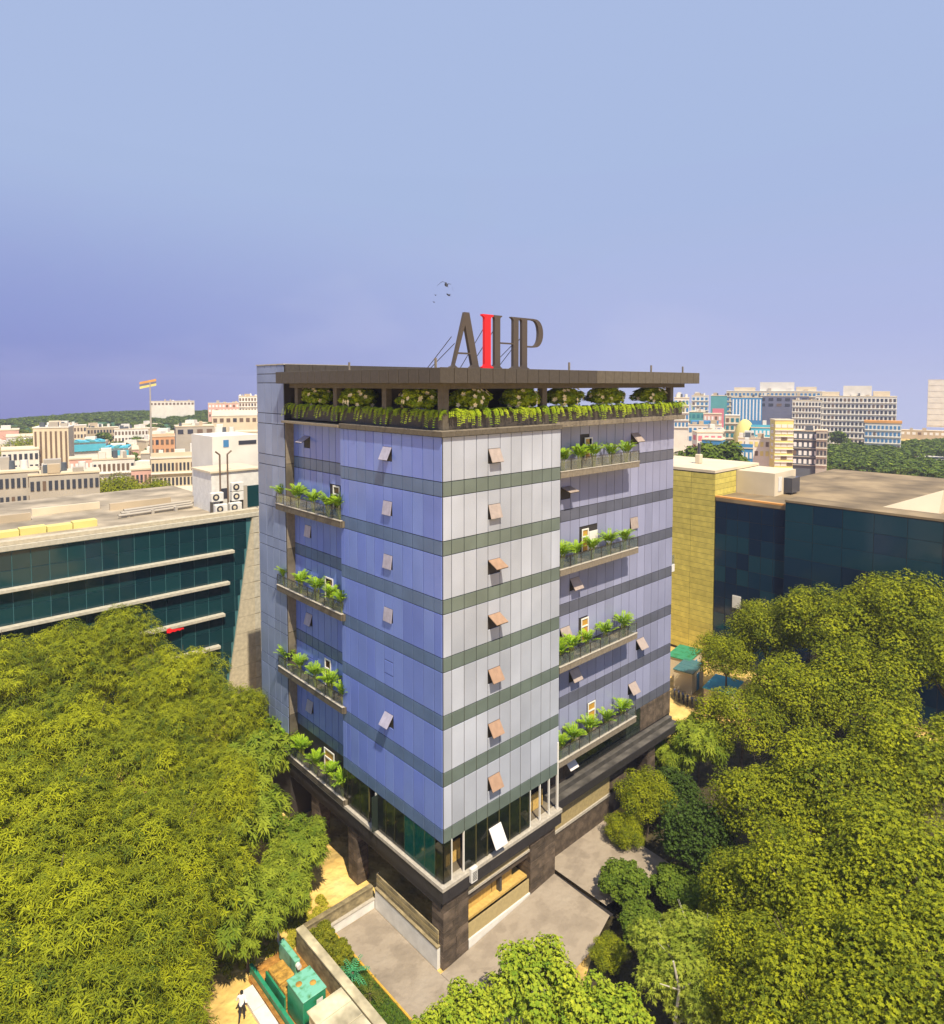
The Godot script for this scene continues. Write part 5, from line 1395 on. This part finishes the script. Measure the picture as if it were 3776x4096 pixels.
func stage_plants_on_building() -> void:
	var pm := [palm_meshes(51), palm_meshes(52), palm_meshes(53)]
	var ord := ["first", "second", "third", "fourth", "fifth"]
	var lvl := ["topmost", "second highest", "third highest", "lowest"]
	var i := 0
	var lys := [26.74, 19.9, 12.98, 5.98]
	var lz := [[-20.5, -17.9, -15.4, -13.2, -11.6], [-20.3, -17.6, -15.0, -12.9, -11.3], [-20.2, -17.9, -15.4, -13.2, -11.4], [-20.0, -17.8, -15.5, -13.3, -11.6]]
	var rys := [30.3, 23.16, 15.97, 8.87]
	var rx := [[12.0, 13.9, 15.7, 17.9, 20.0], [11.9, 13.6, 15.6, 17.8, 19.9], [11.7, 13.2, 15.1, 17.5, 19.9], [11.9, 13.5, 15.5, 17.7, 19.9]]
	for s in 2:
		for k in 4:
			for j in 5:
				var at := Vector3(0.02, lys[k] - 0.06, lz[k][j]) if s == 0 else Vector3(rx[k][j], rys[k] - 0.06, -0.55)
				var t := thing("areca_palm", "small areca palm, %s from the left on the %s balcony of the %s face" % [ord[j], lvl[k], "left" if s == 0 else "right"], "palm", at, i * 1.3, "palms on the balconies")
				var q: Array = pm[i % 3]
				put("stems", q[0], M.tinted, t)
				var f := put("fronds", q[1], M.leaf, t)
				f.set_meta("kind", "stuff")
				t.scale = Vector3.ONE * (1.18 + 0.1 * sin(i * 2.1))
				i += 1
	# flowering shrubs under the canopy
	var fm := []
	for k in 2:
		fm.append(crown_mesh(500 + k, 34, 130, 7, 0.13, 0.055, Color(0.16, 0.28, 0.012), Color(0.55, 0.62, 0.04), 0.9, 0.5, 0.1))
	var flower := MB.new()
	for p in 5:
		var a := TAU * p / 5.0
		flower.col = Color(0.9, 0.8, 0.5)
		flower.leaf(Vector3.ZERO, Vector3(cos(a), 0.35, sin(a)).normalized(), Vector3.UP, 0.19, 0.15, 0.0)
	var fmesh := flower.mesh()
	var spots := [[1.45, -17.2], [1.45, -11.2], [1.45, -4.0], [3.5, -1.35], [8.4, -1.35], [13.0, -1.35], [18.3, -1.35], [24.9, -1.35]]
	var wide := [2.2, 2.2, 1.8, 1.6, 1.7, 1.95, 2.2, 2.5]
	var names := ["first", "second", "third", "fourth", "fifth", "sixth", "seventh", "eighth"]
	for k in 8:
		var t := thing("flowering_shrub", "green shrub with cream flowers on the roof terrace, %s from the left" % names[k], "shrub", Vector3(spots[k][0], 34.55, spots[k][1]), 0.0, "flowering shrubs on the roof terrace")
		put("trunk", trunk_mesh(520 + k, 1.2, 0.05, 0.8), M.bark, t)
		var c := put("foliage", fm[k % 2], M.leaf, t, Vector3(0, 1.05, 0))
		var wx: float = wide[k]
		c.scale = Vector3(1.0, 0.95, wx) if k < 3 else Vector3(wx, 0.95, 1.0)
		c.set_meta("kind", "stuff")
		for j in 20:
			var d := Vector3(rng.randfn(), rng.randfn() * 0.8, rng.randfn()).normalized()
			if k < 3:
				d.x = -absf(d.x)
			else:
				d.z = absf(d.z)
			var f := put("flower", fmesh, M.tinted, t, c.position + d * c.scale * 0.98)
			f.basis = Basis(Quaternion(Vector3.UP, (d + Vector3(0.01, 0.3, 0.02)).normalized()))
	# trailing ferns over the planter walls
	var gm := []
	for k in 3:
		gm.append(trailing_mesh(540 + k))
	var nth := ["first", "second", "third", "fourth", "fifth", "sixth", "seventh", "eighth", "ninth", "tenth", "eleventh", "twelfth", "thirteenth", "fourteenth", "fifteenth"]
	for k in 11:
		var z := lerpf(-19.1, -0.9, k / 10.0)
		var t := thing("trailing_fern", "trailing fern over the dark planter wall, %s from the left on the left face" % nth[k], "fern", Vector3(0.56, 34.86, z), -PI / 2.0, "trailing ferns on the terrace planter")
		put("fronds", gm[k % 3], M.leaf, t).set_meta("kind", "stuff")
		t.scale = Vector3(1.0, 1.0 + 0.15 * sin(k * 2.0), 1.0)
	for k in 15:
		var x := lerpf(1.3, 28.0, k / 14.0)
		var t := thing("trailing_fern", "trailing fern over the dark planter wall, %s from the corner on the right face" % nth[k], "fern", Vector3(x, 34.9, -0.56), 0.0, "trailing ferns on the terrace planter")
		put("fronds", gm[k % 3], M.leaf, t).set_meta("kind", "stuff")
		t.scale = Vector3(1.15, 1.0 + 0.15 * sin(k * 1.7), 1.0)

func trailing_mesh(sd: int) -> ArrayMesh:
	var r := RandomNumberGenerator.new()
	r.seed = sd
	var mb := MB.new()
	for i in 15:
		var x := clampf(r.randfn(0.0, 0.36), -0.85, 0.85)
		var p := Vector3(x, r.randf_range(0.0, 0.12), r.randf_range(-0.1, 0.12))
		var dir := Vector3(r.randf_range(-0.5, 0.5), 0.7, 0.75).normalized()
		var l := r.randf_range(0.25, 1.25) * (1.0 if r.randf() < 0.5 else 0.5)
		var tone := r.randf()
		for j in 12:
			dir = (dir + Vector3(0, -0.28, -0.03)).normalized()
			p += dir * l / 9.0
			p.z = maxf(p.z, 0.14 if p.y < 0.05 else -0.1)
			mb.col = Color(0.13, 0.24, 0.012).lerp(Color(0.44, 0.52, 0.03), clampf(tone * 0.7 + r.randf() * 0.4, 0, 1))
			for s in [-1.0, 1.0]:
				mb.leaf(p, Vector3(s, r.randf_range(-0.2, 0.4), 0.35).normalized(), Vector3(0, 0.4, 1).normalized(), r.randf_range(0.10, 0.18), 0.06, 0.35)
	return mb.mesh()

func hill_height(x: float, z: float) -> float:
	# a long low ridge across the left background
	var a := Vector2(30, -660)
	var b := Vector2(330, -490)
	var p := Vector2(x, z)
	var d := (b - a).normalized()
	var t := (p - a).dot(d) / a.distance_to(b)
	var off := absf((p - a).dot(Vector2(-d.y, d.x)))
	return maxf(0.0, 1.0 - pow(off / 46.0, 2.0)) * (9.0 * smoothstep(-0.1, 0.45, t) + 2.5) * (1.0 - smoothstep(0.95, 1.3, t))

func city_block(q: Array) -> void:
	var w: float = q[5]
	var d: float = q[6]
	var h: float = q[7]
	var st: String = q[12]
	var t := thing(q[0], q[1], "building", Vector3(q[2], 0, q[3]), q[4], "city buildings behind")
	var rows: int = q[9]
	var cols: int = q[10]
	slab("wall", Vector3(-w / 2, -1.0, -d / 2), Vector3(w / 2, h, d / 2), M[q[8]], t)
	slab("roof", Vector3(-w / 2 - 0.15, h + 0.002, -d / 2 - 0.15), Vector3(w / 2 + 0.15, h + 0.35, d / 2 + 0.15), M.c_cream if q[8] != "c_cream" else M.c_white, t)
	var vis := minf(h - 1.0, 3.2 * rows + 1.0)
	if st == "slots":
		for i in cols:
			slab("window", Vector3(lerpf(-w / 2, w / 2, (i + 0.3) / cols), h - vis * 3.2 if h > vis * 3.4 else 1.0, d / 2), Vector3(lerpf(-w / 2, w / 2, (i + 0.7) / cols), h - 1.0, d / 2 + 0.12), M[q[11]], t)
	elif st == "panel":
		slab("panel", Vector3(-w * 0.38, h * 0.1, d / 2), Vector3(w * 0.32, h * 0.72, d / 2 + 0.2), M[q[11]], t)
	elif st == "plain":
		for i in 8:
			slab("facade_panel", Vector3(-w / 2 + 0.2, h * i / 8.0 + 0.3, d / 2), Vector3(w / 2 - 0.2, h * (i + 1) / 8.0 - 0.3, d / 2 + 0.25), M.c_white, t)
	else:
		var fh := 3.3 if st != "wide" else 2.2
		var mesh_w := w / cols * (0.58 if st != "wide" else 0.9)
		for r in rows:
			for i in cols:
				var y := h - 1.9 - fh * r
				if y < 0.8:
					continue
				var m: Material = M[q[11]]
				if rng.randf() < 0.16:
					m = M.w_brown if q[11] != "w_brown" else M.w_dark
				put("window", cbox(Vector3(mesh_w, fh * 0.52, 0.2)), m, t, Vector3(lerpf(-w / 2, w / 2, (i + 0.5) / cols), y, d / 2 + 0.02))
		# side windows
		var sc := clampi(int(d / 4.0), 1, 4)
		for s in [-1.0, 1.0]:
			for r in mini(rows, 6):
				for i in sc:
					var y := h - 1.9 - fh * r
					if y > 0.8:
						put("side_window", cbox(Vector3(0.2, fh * 0.5, d / sc * 0.45)), M[q[11]], t, Vector3(s * (w / 2 + 0.02), y, lerpf(-d / 2, d / 2, (i + 0.5) / sc)))
		if rows > 3:
			for r in rows:
				var y := h - 3.45 - fh * r
				if y > 0.5:
					slab("floor_ledge", Vector3(-w / 2 - 0.05, y, d / 2), Vector3(w / 2 + 0.05, y + 0.25, d / 2 + 0.5), M.c_white if q[8] != "c_dark" else M.c_grey, t)
	for i in 4 if w > 8.0 and st != "gable" and st != "plain" and st != "cyan_roof" else 0:
		var s := Vector3(rng.randf_range(0.8, 2.4), rng.randf_range(0.6, 1.8), rng.randf_range(0.8, 1.8))
		var at := Vector3(rng.randf_range(-0.42, 0.42) * w, h + 0.37 + s.y * 0.5, d * rng.randf_range(0.32, 0.42))
		put("rooftop_box", cbox(s), M[["c_white", "c_grey", "c_beige", "c_dark"][rng.randi() % 4]], t, at)
	match st:
		"tanks":
			for i in 3:
				var mb := MB.new()
				var x := lerpf(-w * 0.4, w * 0.4, (i + 0.2 + 0.4 * rng.randf()) / 3.0)
				mb.tube(Vector3(x, h + 0.35, 0), Vector3(x, h + 1.9, 0), 0.7, 0.65, 9)
				put("water_tank", mb.mesh(), M.c_dark if i == 1 else M.c_white, t)
			slab("stair_head", Vector3(-w * 0.3, h + 0.36, -d * 0.3), Vector3(-w * 0.05, h + 2.6, d * 0.1), M[q[8]], t)
		"cyan_roof":
			for i in 6:
				slab("roof_sheet", Vector3(lerpf(-w / 2, w / 2, i / 6.0), h + 0.36, -d / 2), Vector3(lerpf(-w / 2, w / 2, (i + 1) / 6.0) - 0.1, h + 0.7 + 0.25 * (i % 2), d / 2 + 0.4), M.c_cyan if i % 3 else M.c_teal, t)
			slab("awning", Vector3(-w / 2, h - 2.6, d / 2 + 0.15), Vector3(w / 2, h - 0.3, d / 2 + 0.6), M.c_cyan, t)
		"gable":
			var mb := MB.new()
			var a := Vector3(-w / 2, h + 0.36, d / 2)
			var e := Vector3(w / 2, h + 0.36, d / 2)
			var r0 := Vector3(-w / 2, h + w * 0.11, 0)
			var r1 := Vector3(w / 2, h + w * 0.11, 0)
			mb.quad(a, e, r1, r0, Vector3(0, 1, 1))
			mb.quad(r0, r1, Vector3(e.x, e.y, -d / 2), Vector3(a.x, a.y, -d / 2), Vector3(0, 1, -1))
			mb.tri(a, r0, Vector3(a.x, a.y, -d / 2))
			mb.tri(e, Vector3(e.x, e.y, -d / 2), r1)
			put("gable_roof", mb.mesh(), M.c_cream if q[8] != "c_salmon" else M.c_salmon, t)
		"domes":
			for i in 5:
				var mb := MB.new()
				mb.ball(Vector3(lerpf(-w / 2 + 0.8, w / 2 - 0.8, i / 4.0), h + 0.4, d / 2 - 1.0), Vector3(0.8, 1.5 if i == 2 else 0.9, 0.8), 6, 9)
				put("dome", mb.mesh(), M.c_white, t)
		"parapet":
			slab("parapet", Vector3(-w / 2, h + 0.36, d / 2 - 0.3), Vector3(w / 2, h + 1.3, d / 2), M[q[8]], t)
			slab("stair_head", Vector3(w * 0.1, h + 0.36, -d * 0.4), Vector3(w * 0.3, h + 2.8, 0), M.c_white, t)
		"penthouse":
			slab("penthouse", Vector3(-w * 0.15, h + 0.36, -d * 0.4), Vector3(w * 0.2, h + 6.0, d * 0.3), M.c_white, t)
			slab("penthouse", Vector3(w * 0.22, h + 0.36, -d * 0.4), Vector3(w * 0.42, h + 3.0, d * 0.3), M.c_cream, t)
			slab("penthouse", Vector3(-w * 0.42, h + 0.36, -d * 0.4), Vector3(-w * 0.2, h + 2.6, d * 0.3), M.c_cream, t)
		"orange_top":
			slab("roof_strip", Vector3(-w / 2 - 0.3, h + 0.36, -d / 2), Vector3(w / 2 + 0.3, h + 1.5, d / 2 + 0.3), M.c_orange, t)
		"blue_top":
			slab("roof_strip", Vector3(-w / 2 + 1, h + 0.36, -d / 2), Vector3(w / 2 - 1, h + 1.6, d / 2 - 1), M.c_blue, t)

func stage_city() -> void:
	var mb := MB.new()
	for i in 40:
		for j in 10:
			var p := []
			for q in [[i, j], [i + 1, j], [i + 1, j + 1], [i, j + 1]]:
				var c := Vector3(10, 0, -672).lerp(Vector3(360, 0, -473), q[0] / 40.0)
				var nrm := Vector3(-(-473.0 + 672.0), 0, 350.0).normalized()
				var at := c + nrm * lerpf(-50, 50, q[1] / 10.0)
				at.y = hill_height(at.x, at.z) - 0.2
				p.append(at)
			mb.quad(p[0], p[1], p[2], p[3], Vector3.UP)
	struct("hill", mb.mesh(), M.hill)
	for q in CITY:
		city_block(q)
	# yellow dome
	var dm := thing("domed_hall", "yellow domed hall between the pale tower and the cyan block", "building", Vector3(248, 0, -96), 0.9, "city buildings behind")
	slab("wall", Vector3(-4.5, -0.5, -4.5), Vector3(4.5, 12.0, 4.5), M.c_yellow, dm)
	var db := MB.new()
	db.ball(Vector3(0, 12, 0), Vector3(4.6, 10.0, 4.6), 12, 18)
	put("dome", db.mesh(), M.c_yellow, dm)
	for i in 4:
		slab("arch", Vector3(-3.8 + 2.0 * i, 2.0, 4.5), Vector3(-2.6 + 2.0 * i, 8.0, 4.7), M.c_white, dm)
	# flag mast
	var f := thing("flag_mast", "very tall grey mast flying a striped flag over the left city", "flag", Vector3(46.4, 0, -203.0), -0.3)
	var pb := MB.new()
	pb.tube(Vector3.ZERO, Vector3(0, 14, 0), 0.55, 0.45, 10)
	pb.tube(Vector3(0, 14, 0), Vector3(0.1, 37.4, 0), 0.4, 0.16, 10)
	put("mast", pb.mesh(), M.c_grey, f)
	for i in 3:
		var fl := MB.new()
		for j in 8:
			var x0 := 0.2 + 0.62 * j
			var x1 := 0.2 + 0.62 * (j + 1)
			var y := 35.0 + 0.75 * (2 - i)
			var za := sin(x0 * 1.5) * 0.3
			var zb := sin(x1 * 1.5) * 0.3
			var ra := 0.22 * x0
			var rb := 0.22 * x1
			fl.quad(Vector3(x0 - 3.2, y + ra, za), Vector3(x1 - 3.2, y + rb, zb), Vector3(x1 - 3.2, y + 0.75 + rb, zb), Vector3(x0 - 3.2, y + 0.75 + ra, za))
			fl.quad(Vector3(x0 - 3.2, y + ra, za - 0.04), Vector3(x0 - 3.2, y + 0.75 + ra, za - 0.04), Vector3(x1 - 3.2, y + 0.75 + rb, zb - 0.04), Vector3(x1 - 3.2, y + rb, zb - 0.04))
		put("flag_stripe", fl.mesh(), [M.c_orange, M.c_slate, M.c_yellow][i], f)
	# small pale houses that fill the ground between the larger blocks
	var tone := ["white", "cream", "beige", "white", "pink", "grey"]
	for k in 70:
		var left := k < 38
		var p := Vector3(rng.randf_range(20, 190), 0, rng.randf_range(-520, -230)) if left else Vector3(rng.randf_range(260, 520), 0, rng.randf_range(-230, -120))
		if left and (p.x - 20) * 1.9 > -p.z - 130:
			p.x = 20 + rng.randf() * 0.5 * (-p.z - 150)
		var w := rng.randf_range(9, 20)
		var h := rng.randf_range(5, 11)
		var pick := rng.randi() % 6
		var hs := thing("small_house", "small %s flat-roofed house crowded in the hazy %s part of the city" % [tone[pick], "left" if left else "right"], "house", p, rng.randf() * 1.5, "small houses filling the %s city" % ("left" if left else "right"))
		var wm: Material = M[["c_white", "c_cream", "c_beige", "c_white", "c_pink", "c_grey"][pick]]
		slab("wall", Vector3(-w / 2, -0.5, -w * 0.35), Vector3(w / 2, h, w * 0.35), wm, hs)
		slab("roof", Vector3(-w / 2 - 0.2, h + 0.002, -w * 0.35 - 0.2), Vector3(w / 2 + 0.2, h + 0.5, w * 0.35 + 0.2), M.c_cream, hs)
		slab("stair_head", Vector3(-w * 0.3, h + 0.51, -w * 0.2), Vector3(0, h + 2.6, w * 0.1), M.c_white, hs)
		for i in 4:
			slab("window", Vector3(lerpf(-w / 2, w / 2, (i + 0.3) / 4.0), h - 2.8, w * 0.35), Vector3(lerpf(-w / 2, w / 2, (i + 0.7) / 4.0), h - 1.2, w * 0.35 + 0.1), M.w_brown, hs)
	# pale road and red earth beyond the brown roof
	var rd := MB.new()
	rd.quad(Vector3(316, 0.05, -64), Vector3(300, 0.05, -34), Vector3(420, 0.05, -30), Vector3(440, 0.05, -60), Vector3.UP)
	struct("road", rd.mesh(), M.c_white)
	var re := MB.new()
	re.quad(Vector3(180, 0.03, -110), Vector3(180, 0.03, -40), Vector3(258, 0.03, -50), Vector3(258, 0.03, -120), Vector3.UP)
	struct("earth_lot", re.mesh(), M.c_salmon)
	var cl := [["white car parked on the red earth lot, left of three", 235.0, -75.5], ["white car parked on the red earth lot, middle of three", 252.0, -73.5], ["grey car parked on the red earth lot, right of three", 266.0, -73.0]]
	for i in 3:
		var c := thing("parked_car", cl[i][0], "car", Vector3(cl[i][1], 0.03, cl[i][2]), 1.0 + 0.2 * i, "cars parked on the red lot")
		var pm: Material = M.white if i < 2 else M.c_grey
		slab("body", Vector3(-2.2, 0.3, -0.85), Vector3(2.2, 0.95, 0.85), pm, c, 0.15)
		slab("cabin", Vector3(-1.2, 0.952, -0.75), Vector3(1.1, 1.5, 0.75), M.w_dark, c, 0.15)
		slab("roof", Vector3(-1.0, 1.502, -0.68), Vector3(0.9, 1.56, 0.68), pm, c)
		for x in [-1.4, 1.4]:
			for z in [-0.8, 0.8]:
				var wb := MB.new()
				wb.tube(Vector3(x, 0.33, z - 0.1), Vector3(x, 0.33, z + 0.1), 0.33, 0.33, 10)
				put("wheel", wb.mesh(), M.charcoal, c)

func stage_small_things() -> void:
	stage_plants_on_building()
	# birds over the roof
	var bl := ["largest bird with curved wings, above the other three", "small dark bird, left of the middle pair", "dark bird with raised wings, right of the middle pair", "smallest dark bird, lowest of the four"]
	var bp := [Vector3(13.71, 45.5, -15.51), Vector3(12.97, 44.58, -16.14), Vector3(13.84, 44.58, -15.33), Vector3(12.85, 43.95, -16.21)]
	var bs := [1.5, 0.42, 0.72, 0.32]
	for i in 4:
		var mb := MB.new()
		var s: float = bs[i]
		mb.ball(Vector3.ZERO, Vector3(0.11, 0.09, 0.32) * s, 6, 8)
		mb.ball(Vector3(0, 0.03, -0.33) * s, Vector3(0.07, 0.07, 0.09) * s, 5, 7)
		mb.tri(Vector3(-0.03, 0, 0.25) * s, Vector3(0.12, 0, 0.55) * s, Vector3(-0.12, 0, 0.55) * s)
		for sg in [-1.0, 1.0]:
			var pr := Vector3(0, 0.02, 0)
			for k in 4:
				var x: float = sg * (0.13 * (k + 1))
				var nx := Vector3(x, 0.16 * sin((k + 1) * 0.75) - (0.03 * k * k * (1.0 if i == 0 else -0.4)), -0.05 + 0.04 * k)
				var wa := 0.13 * (1.0 - k * 0.2)
				var wb := 0.13 * (0.8 - k * 0.2)
				mb.quad((pr + Vector3(0, 0, -wa)) * s, (nx + Vector3(0, 0, -wb)) * s, (nx + Vector3(0, 0, wb)) * s, (pr + Vector3(0, 0, wa)) * s)
				pr = nx
		var o := put("bird", mb.mesh(), M.charcoal, self, bp[i])
		o.rotation = Vector3(0.35, -0.6 + 0.3 * i, -0.3 + 0.12 * i)
		tag(o, bl[i], "bird", "birds above the roof sign")
	person()
	strip_plants()

func strip_plants() -> void:
	# two round bushes, a feathery cycad and a spiky one on the planting strip
	var bm := crown_mesh(600, 22, 150, 6, 0.13, 0.06, Color(0.06, 0.085, 0.012), Color(0.28, 0.28, 0.02), 0.95, 0.5, 0.1)
	for q in [["olive round bush at the upper end of the planting strip", -4.62, -6.7, 0.8, "bush"], ["darker round bush below the olive one on the strip", -4.42, -4.9, 0.72, "bush"]]:
		var t := thing("round_bush", q[0], "bush", Vector3(q[1], 0, q[2]))
		put("stem", trunk_mesh(610, 0.8, 0.04, 0.4), M.bark, t)
		var c := put("foliage", bm, M.leaf, t, Vector3(0, q[3] * 0.85, 0))
		c.scale = Vector3.ONE * q[3] * 1.15
		c.set_meta("kind", "stuff")
	for k in 2:
		var t := thing("cycad_plant", ["bright blue-green feathery plant on the planting strip", "dark spiky cycad below the blue-green plant"][k], "plant", [Vector3(-4.5, 0, -3.3), Vector3(-4.55, 0, -1.4)][k])
		var st := MB.new()
		st.tube(Vector3.ZERO, Vector3(0, 0.45, 0), 0.13, 0.1, 8)
		put("stem", st.mesh(), M.bark, t)
		for i in 15:
			var fr := MB.new()
			var a := TAU * i / 15.0 * (1.0 if k == 0 else 2.6)
			var out := Vector3(cos(a), 0, sin(a))
			var dir := (out + Vector3(0, 0.25 + 0.5 * (i % 3), 0)).normalized()
			var p := Vector3(0, 0.45, 0)
			var l := 1.05 if k == 0 else 1.0
			for j in 9:
				dir = (dir - Vector3(0, 0.12, 0)).normalized()
				p += dir * l / 9.0
				var sd := dir.cross(Vector3.UP).normalized()
				fr.col = (Color(0.03, 0.22, 0.10).lerp(Color(0.10, 0.36, 0.16), rng.randf())) if k == 0 else Color(0.06, 0.075, 0.015).lerp(Color(0.17, 0.18, 0.03), rng.randf())
				for s in [-1.0, 1.0]:
					fr.leaf(p, (dir * (0.6 if k == 0 else 1.4) + sd * s).normalized(), sd.cross(dir).normalized(), (0.26 if k == 0 else 0.2) * (1.0 - 0.05 * j), 0.07 if k == 0 else 0.05, 0.15)
			put("frond", fr.mesh(), M.leaf, t)
	# low yellow-green ground plants on the sandy patch
	var gm := crown_mesh(620, 8, 26, 7, 0.4, 0.12, Color(0.20, 0.22, 0.02), Color(0.60, 0.52, 0.06), 0.4, 0.6, 0.2)
	var mm := MultiMesh.new()
	mm.transform_format = MultiMesh.TRANSFORM_3D
	mm.mesh = gm
	mm.instance_count = 170
	for i in 170:
		var p := Vector3(rng.randf_range(-6.4, -0.8), 0.05, rng.randf_range(-10.6, -8.1))
		if i > 110:
			p = Vector3(rng.randf_range(-10.4, -6.4), 0.05, rng.randf_range(-11.5, -8.6))
		if p.x > -2.6 and p.z < -9.0:
			p.x -= 3.0
		mm.set_instance_transform(i, Transform3D(Basis(Vector3.UP, rng.randf() * TAU).scaled(Vector3.ONE * rng.randf_range(0.12, 0.36)), p))
	var g := MultiMeshInstance3D.new()
	g.name = "ground_cover"
	g.multimesh = mm
	g.material_override = M.leaf
	add_child(g)
	tag(g, "yellow-green ground plants on the sand behind the ochre wall", "ground cover", "", "stuff")

func person() -> void:
	# one continuous skin: tapered capsules joined by a smooth minimum, meshed as surface nets
	var t := thing("person", "person in white shirt and dark trousers walking beside the pale slabs", "person", Vector3(-10.6, 0.0, -5.45), 2.4)
	var shirt := Color(0.82, 0.82, 0.86)
	var trou := Color(0.02, 0.02, 0.035)
	var skin := Color(0.22, 0.11, 0.06)
	var hair := Color(0.015, 0.012, 0.014)
	var J := [[Vector3(0, 1.0, 0), Vector3(0, 1.38, 0.02), 0.145, 0.165, shirt], [Vector3(-0.12, 1.42, 0.02), Vector3(0.12, 1.42, 0.02), 0.085, 0.085, shirt], [Vector3(0, 1.42, 0.02), Vector3(0, 1.55, 0.03), 0.06, 0.055, skin],
		[Vector3(0, 1.6, 0.05), Vector3(0, 1.68, 0.03), 0.085, 0.095, hair], [Vector3(0, 1.58, 0.12), Vector3(0, 1.62, 0.13), 0.03, 0.02, skin],
		[Vector3(-0.19, 1.41, 0.02), Vector3(-0.27, 1.13, -0.03), 0.062, 0.05, shirt], [Vector3(-0.27, 1.13, -0.03), Vector3(-0.24, 0.9, 0.08), 0.045, 0.034, skin], [Vector3(-0.24, 0.9, 0.08), Vector3(-0.235, 0.8, 0.11), 0.036, 0.022, skin],
		[Vector3(0.19, 1.41, 0.02), Vector3(0.3, 1.18, 0.06), 0.062, 0.05, shirt], [Vector3(0.3, 1.18, 0.06), Vector3(0.26, 1.3, 0.24), 0.045, 0.034, skin], [Vector3(0.26, 1.3, 0.24), Vector3(0.24, 1.36, 0.31), 0.036, 0.022, skin],
		[Vector3(-0.08, 0.98, 0), Vector3(0.08, 0.98, 0), 0.13, 0.13, trou], [Vector3(-0.09, 0.94, 0), Vector3(-0.1, 0.5, 0.14), 0.1, 0.068, trou], [Vector3(-0.1, 0.5, 0.14), Vector3(-0.1, 0.1, 0.1), 0.066, 0.045, trou], [Vector3(-0.1, 0.05, 0.08), Vector3(-0.1, 0.045, 0.24), 0.045, 0.035, hair],
		[Vector3(0.09, 0.94, 0), Vector3(0.1, 0.52, 0.0), 0.1, 0.068, trou], [Vector3(0.1, 0.52, 0.0), Vector3(0.1, 0.12, -0.2), 0.066, 0.045, trou], [Vector3(0.1, 0.06, -0.22), Vector3(0.1, 0.04, -0.08), 0.045, 0.035, hair]]
	var cell := 0.024
	var lo := Vector3(-0.46, -0.03, -0.4)
	var dim := Vector3i(38, 77, 34)
	var f := PackedFloat32Array()
	f.resize(dim.x * dim.y * dim.z)
	var own := PackedInt32Array()
	own.resize(f.size())
	for y in dim.y:
		for z in dim.z:
			for x in dim.x:
				var p := lo + Vector3(x, y, z) * cell
				var s := 9.0
				var best := 9.0
				var bi := 0
				for b in J.size():
					var a0: Vector3 = J[b][0]
					if absf(p.y - a0.y) > 0.62:
						continue
					var ab: Vector3 = J[b][1] - a0
					var k := clampf((p - a0).dot(ab) / ab.length_squared(), 0.0, 1.0)
					var d := (p - a0 - ab * k).length() - lerpf(J[b][2], J[b][3], k)
					if d < best:
						best = d
						bi = b
					var hh := clampf(0.5 + 0.5 * (s - d) / 0.035, 0.0, 1.0)
					s = lerpf(s, d, hh) - 0.035 * hh * (1.0 - hh)
				var at := (y * dim.z + z) * dim.x + x
				f[at] = s
				own[at] = bi
	var vid := {}
	var vs := PackedVector3Array()
	var ns := PackedVector3Array()
	var cs := PackedColorArray()
	var ids := PackedInt32Array()
	var step := [1, dim.x * dim.z, dim.x]
	for y in dim.y - 1:
		for z in dim.z - 1:
			for x in dim.x - 1:
				var o := (y * dim.z + z) * dim.x + x
				var sum := Vector3.ZERO
				var cnt := 0
				for e in 12:
					var ax := e / 4
					var q := e % 4
					var off := Vector3i.ZERO
					off[(ax + 1) % 3] = q & 1
					off[(ax + 2) % 3] = q >> 1
					var i0: int = o + off.x * step[0] + off.y * step[1] + off.z * step[2]
					var i1: int = i0 + step[ax]
					if (f[i0] < 0.0) != (f[i1] < 0.0):
						var g := Vector3(off)
						g[ax] += f[i0] / (f[i0] - f[i1])
						sum += g
						cnt += 1
				if cnt > 0:
					vid[o] = vs.size()
					vs.append(lo + (Vector3(x, y, z) + sum / cnt) * cell)
					ns.append(Vector3(f[o + 1] - f[o], f[o + step[1]] - f[o], f[o + step[2]] - f[o]).normalized())
					cs.append(J[own[o]][4])
	for y in range(1, dim.y - 1):
		for z in range(1, dim.z - 1):
			for x in range(1, dim.x - 1):
				var o := (y * dim.z + z) * dim.x + x
				for ax in 3:
					var s1: int = step[(ax + 1) % 3]
					var s2: int = step[(ax + 2) % 3]
					if (f[o] < 0.0) != (f[o + step[ax]] < 0.0):
						var a: int = vid[o]
						var b: int = vid[o - s1]
						var c: int = vid[o - s1 - s2]
						var d: int = vid[o - s2]
						if f[o] < 0.0:
							ids.append_array(PackedInt32Array([a, c, b, a, d, c]))
						else:
							ids.append_array(PackedInt32Array([a, b, c, a, c, d]))
	var arr := []
	arr.resize(Mesh.ARRAY_MAX)
	arr[Mesh.ARRAY_VERTEX] = vs
	arr[Mesh.ARRAY_NORMAL] = ns
	arr[Mesh.ARRAY_COLOR] = cs
	arr[Mesh.ARRAY_INDEX] = ids
	var m := ArrayMesh.new()
	m.add_surface_from_arrays(Mesh.PRIMITIVE_TRIANGLES, arr)
	put("body", m, M.tinted, t)
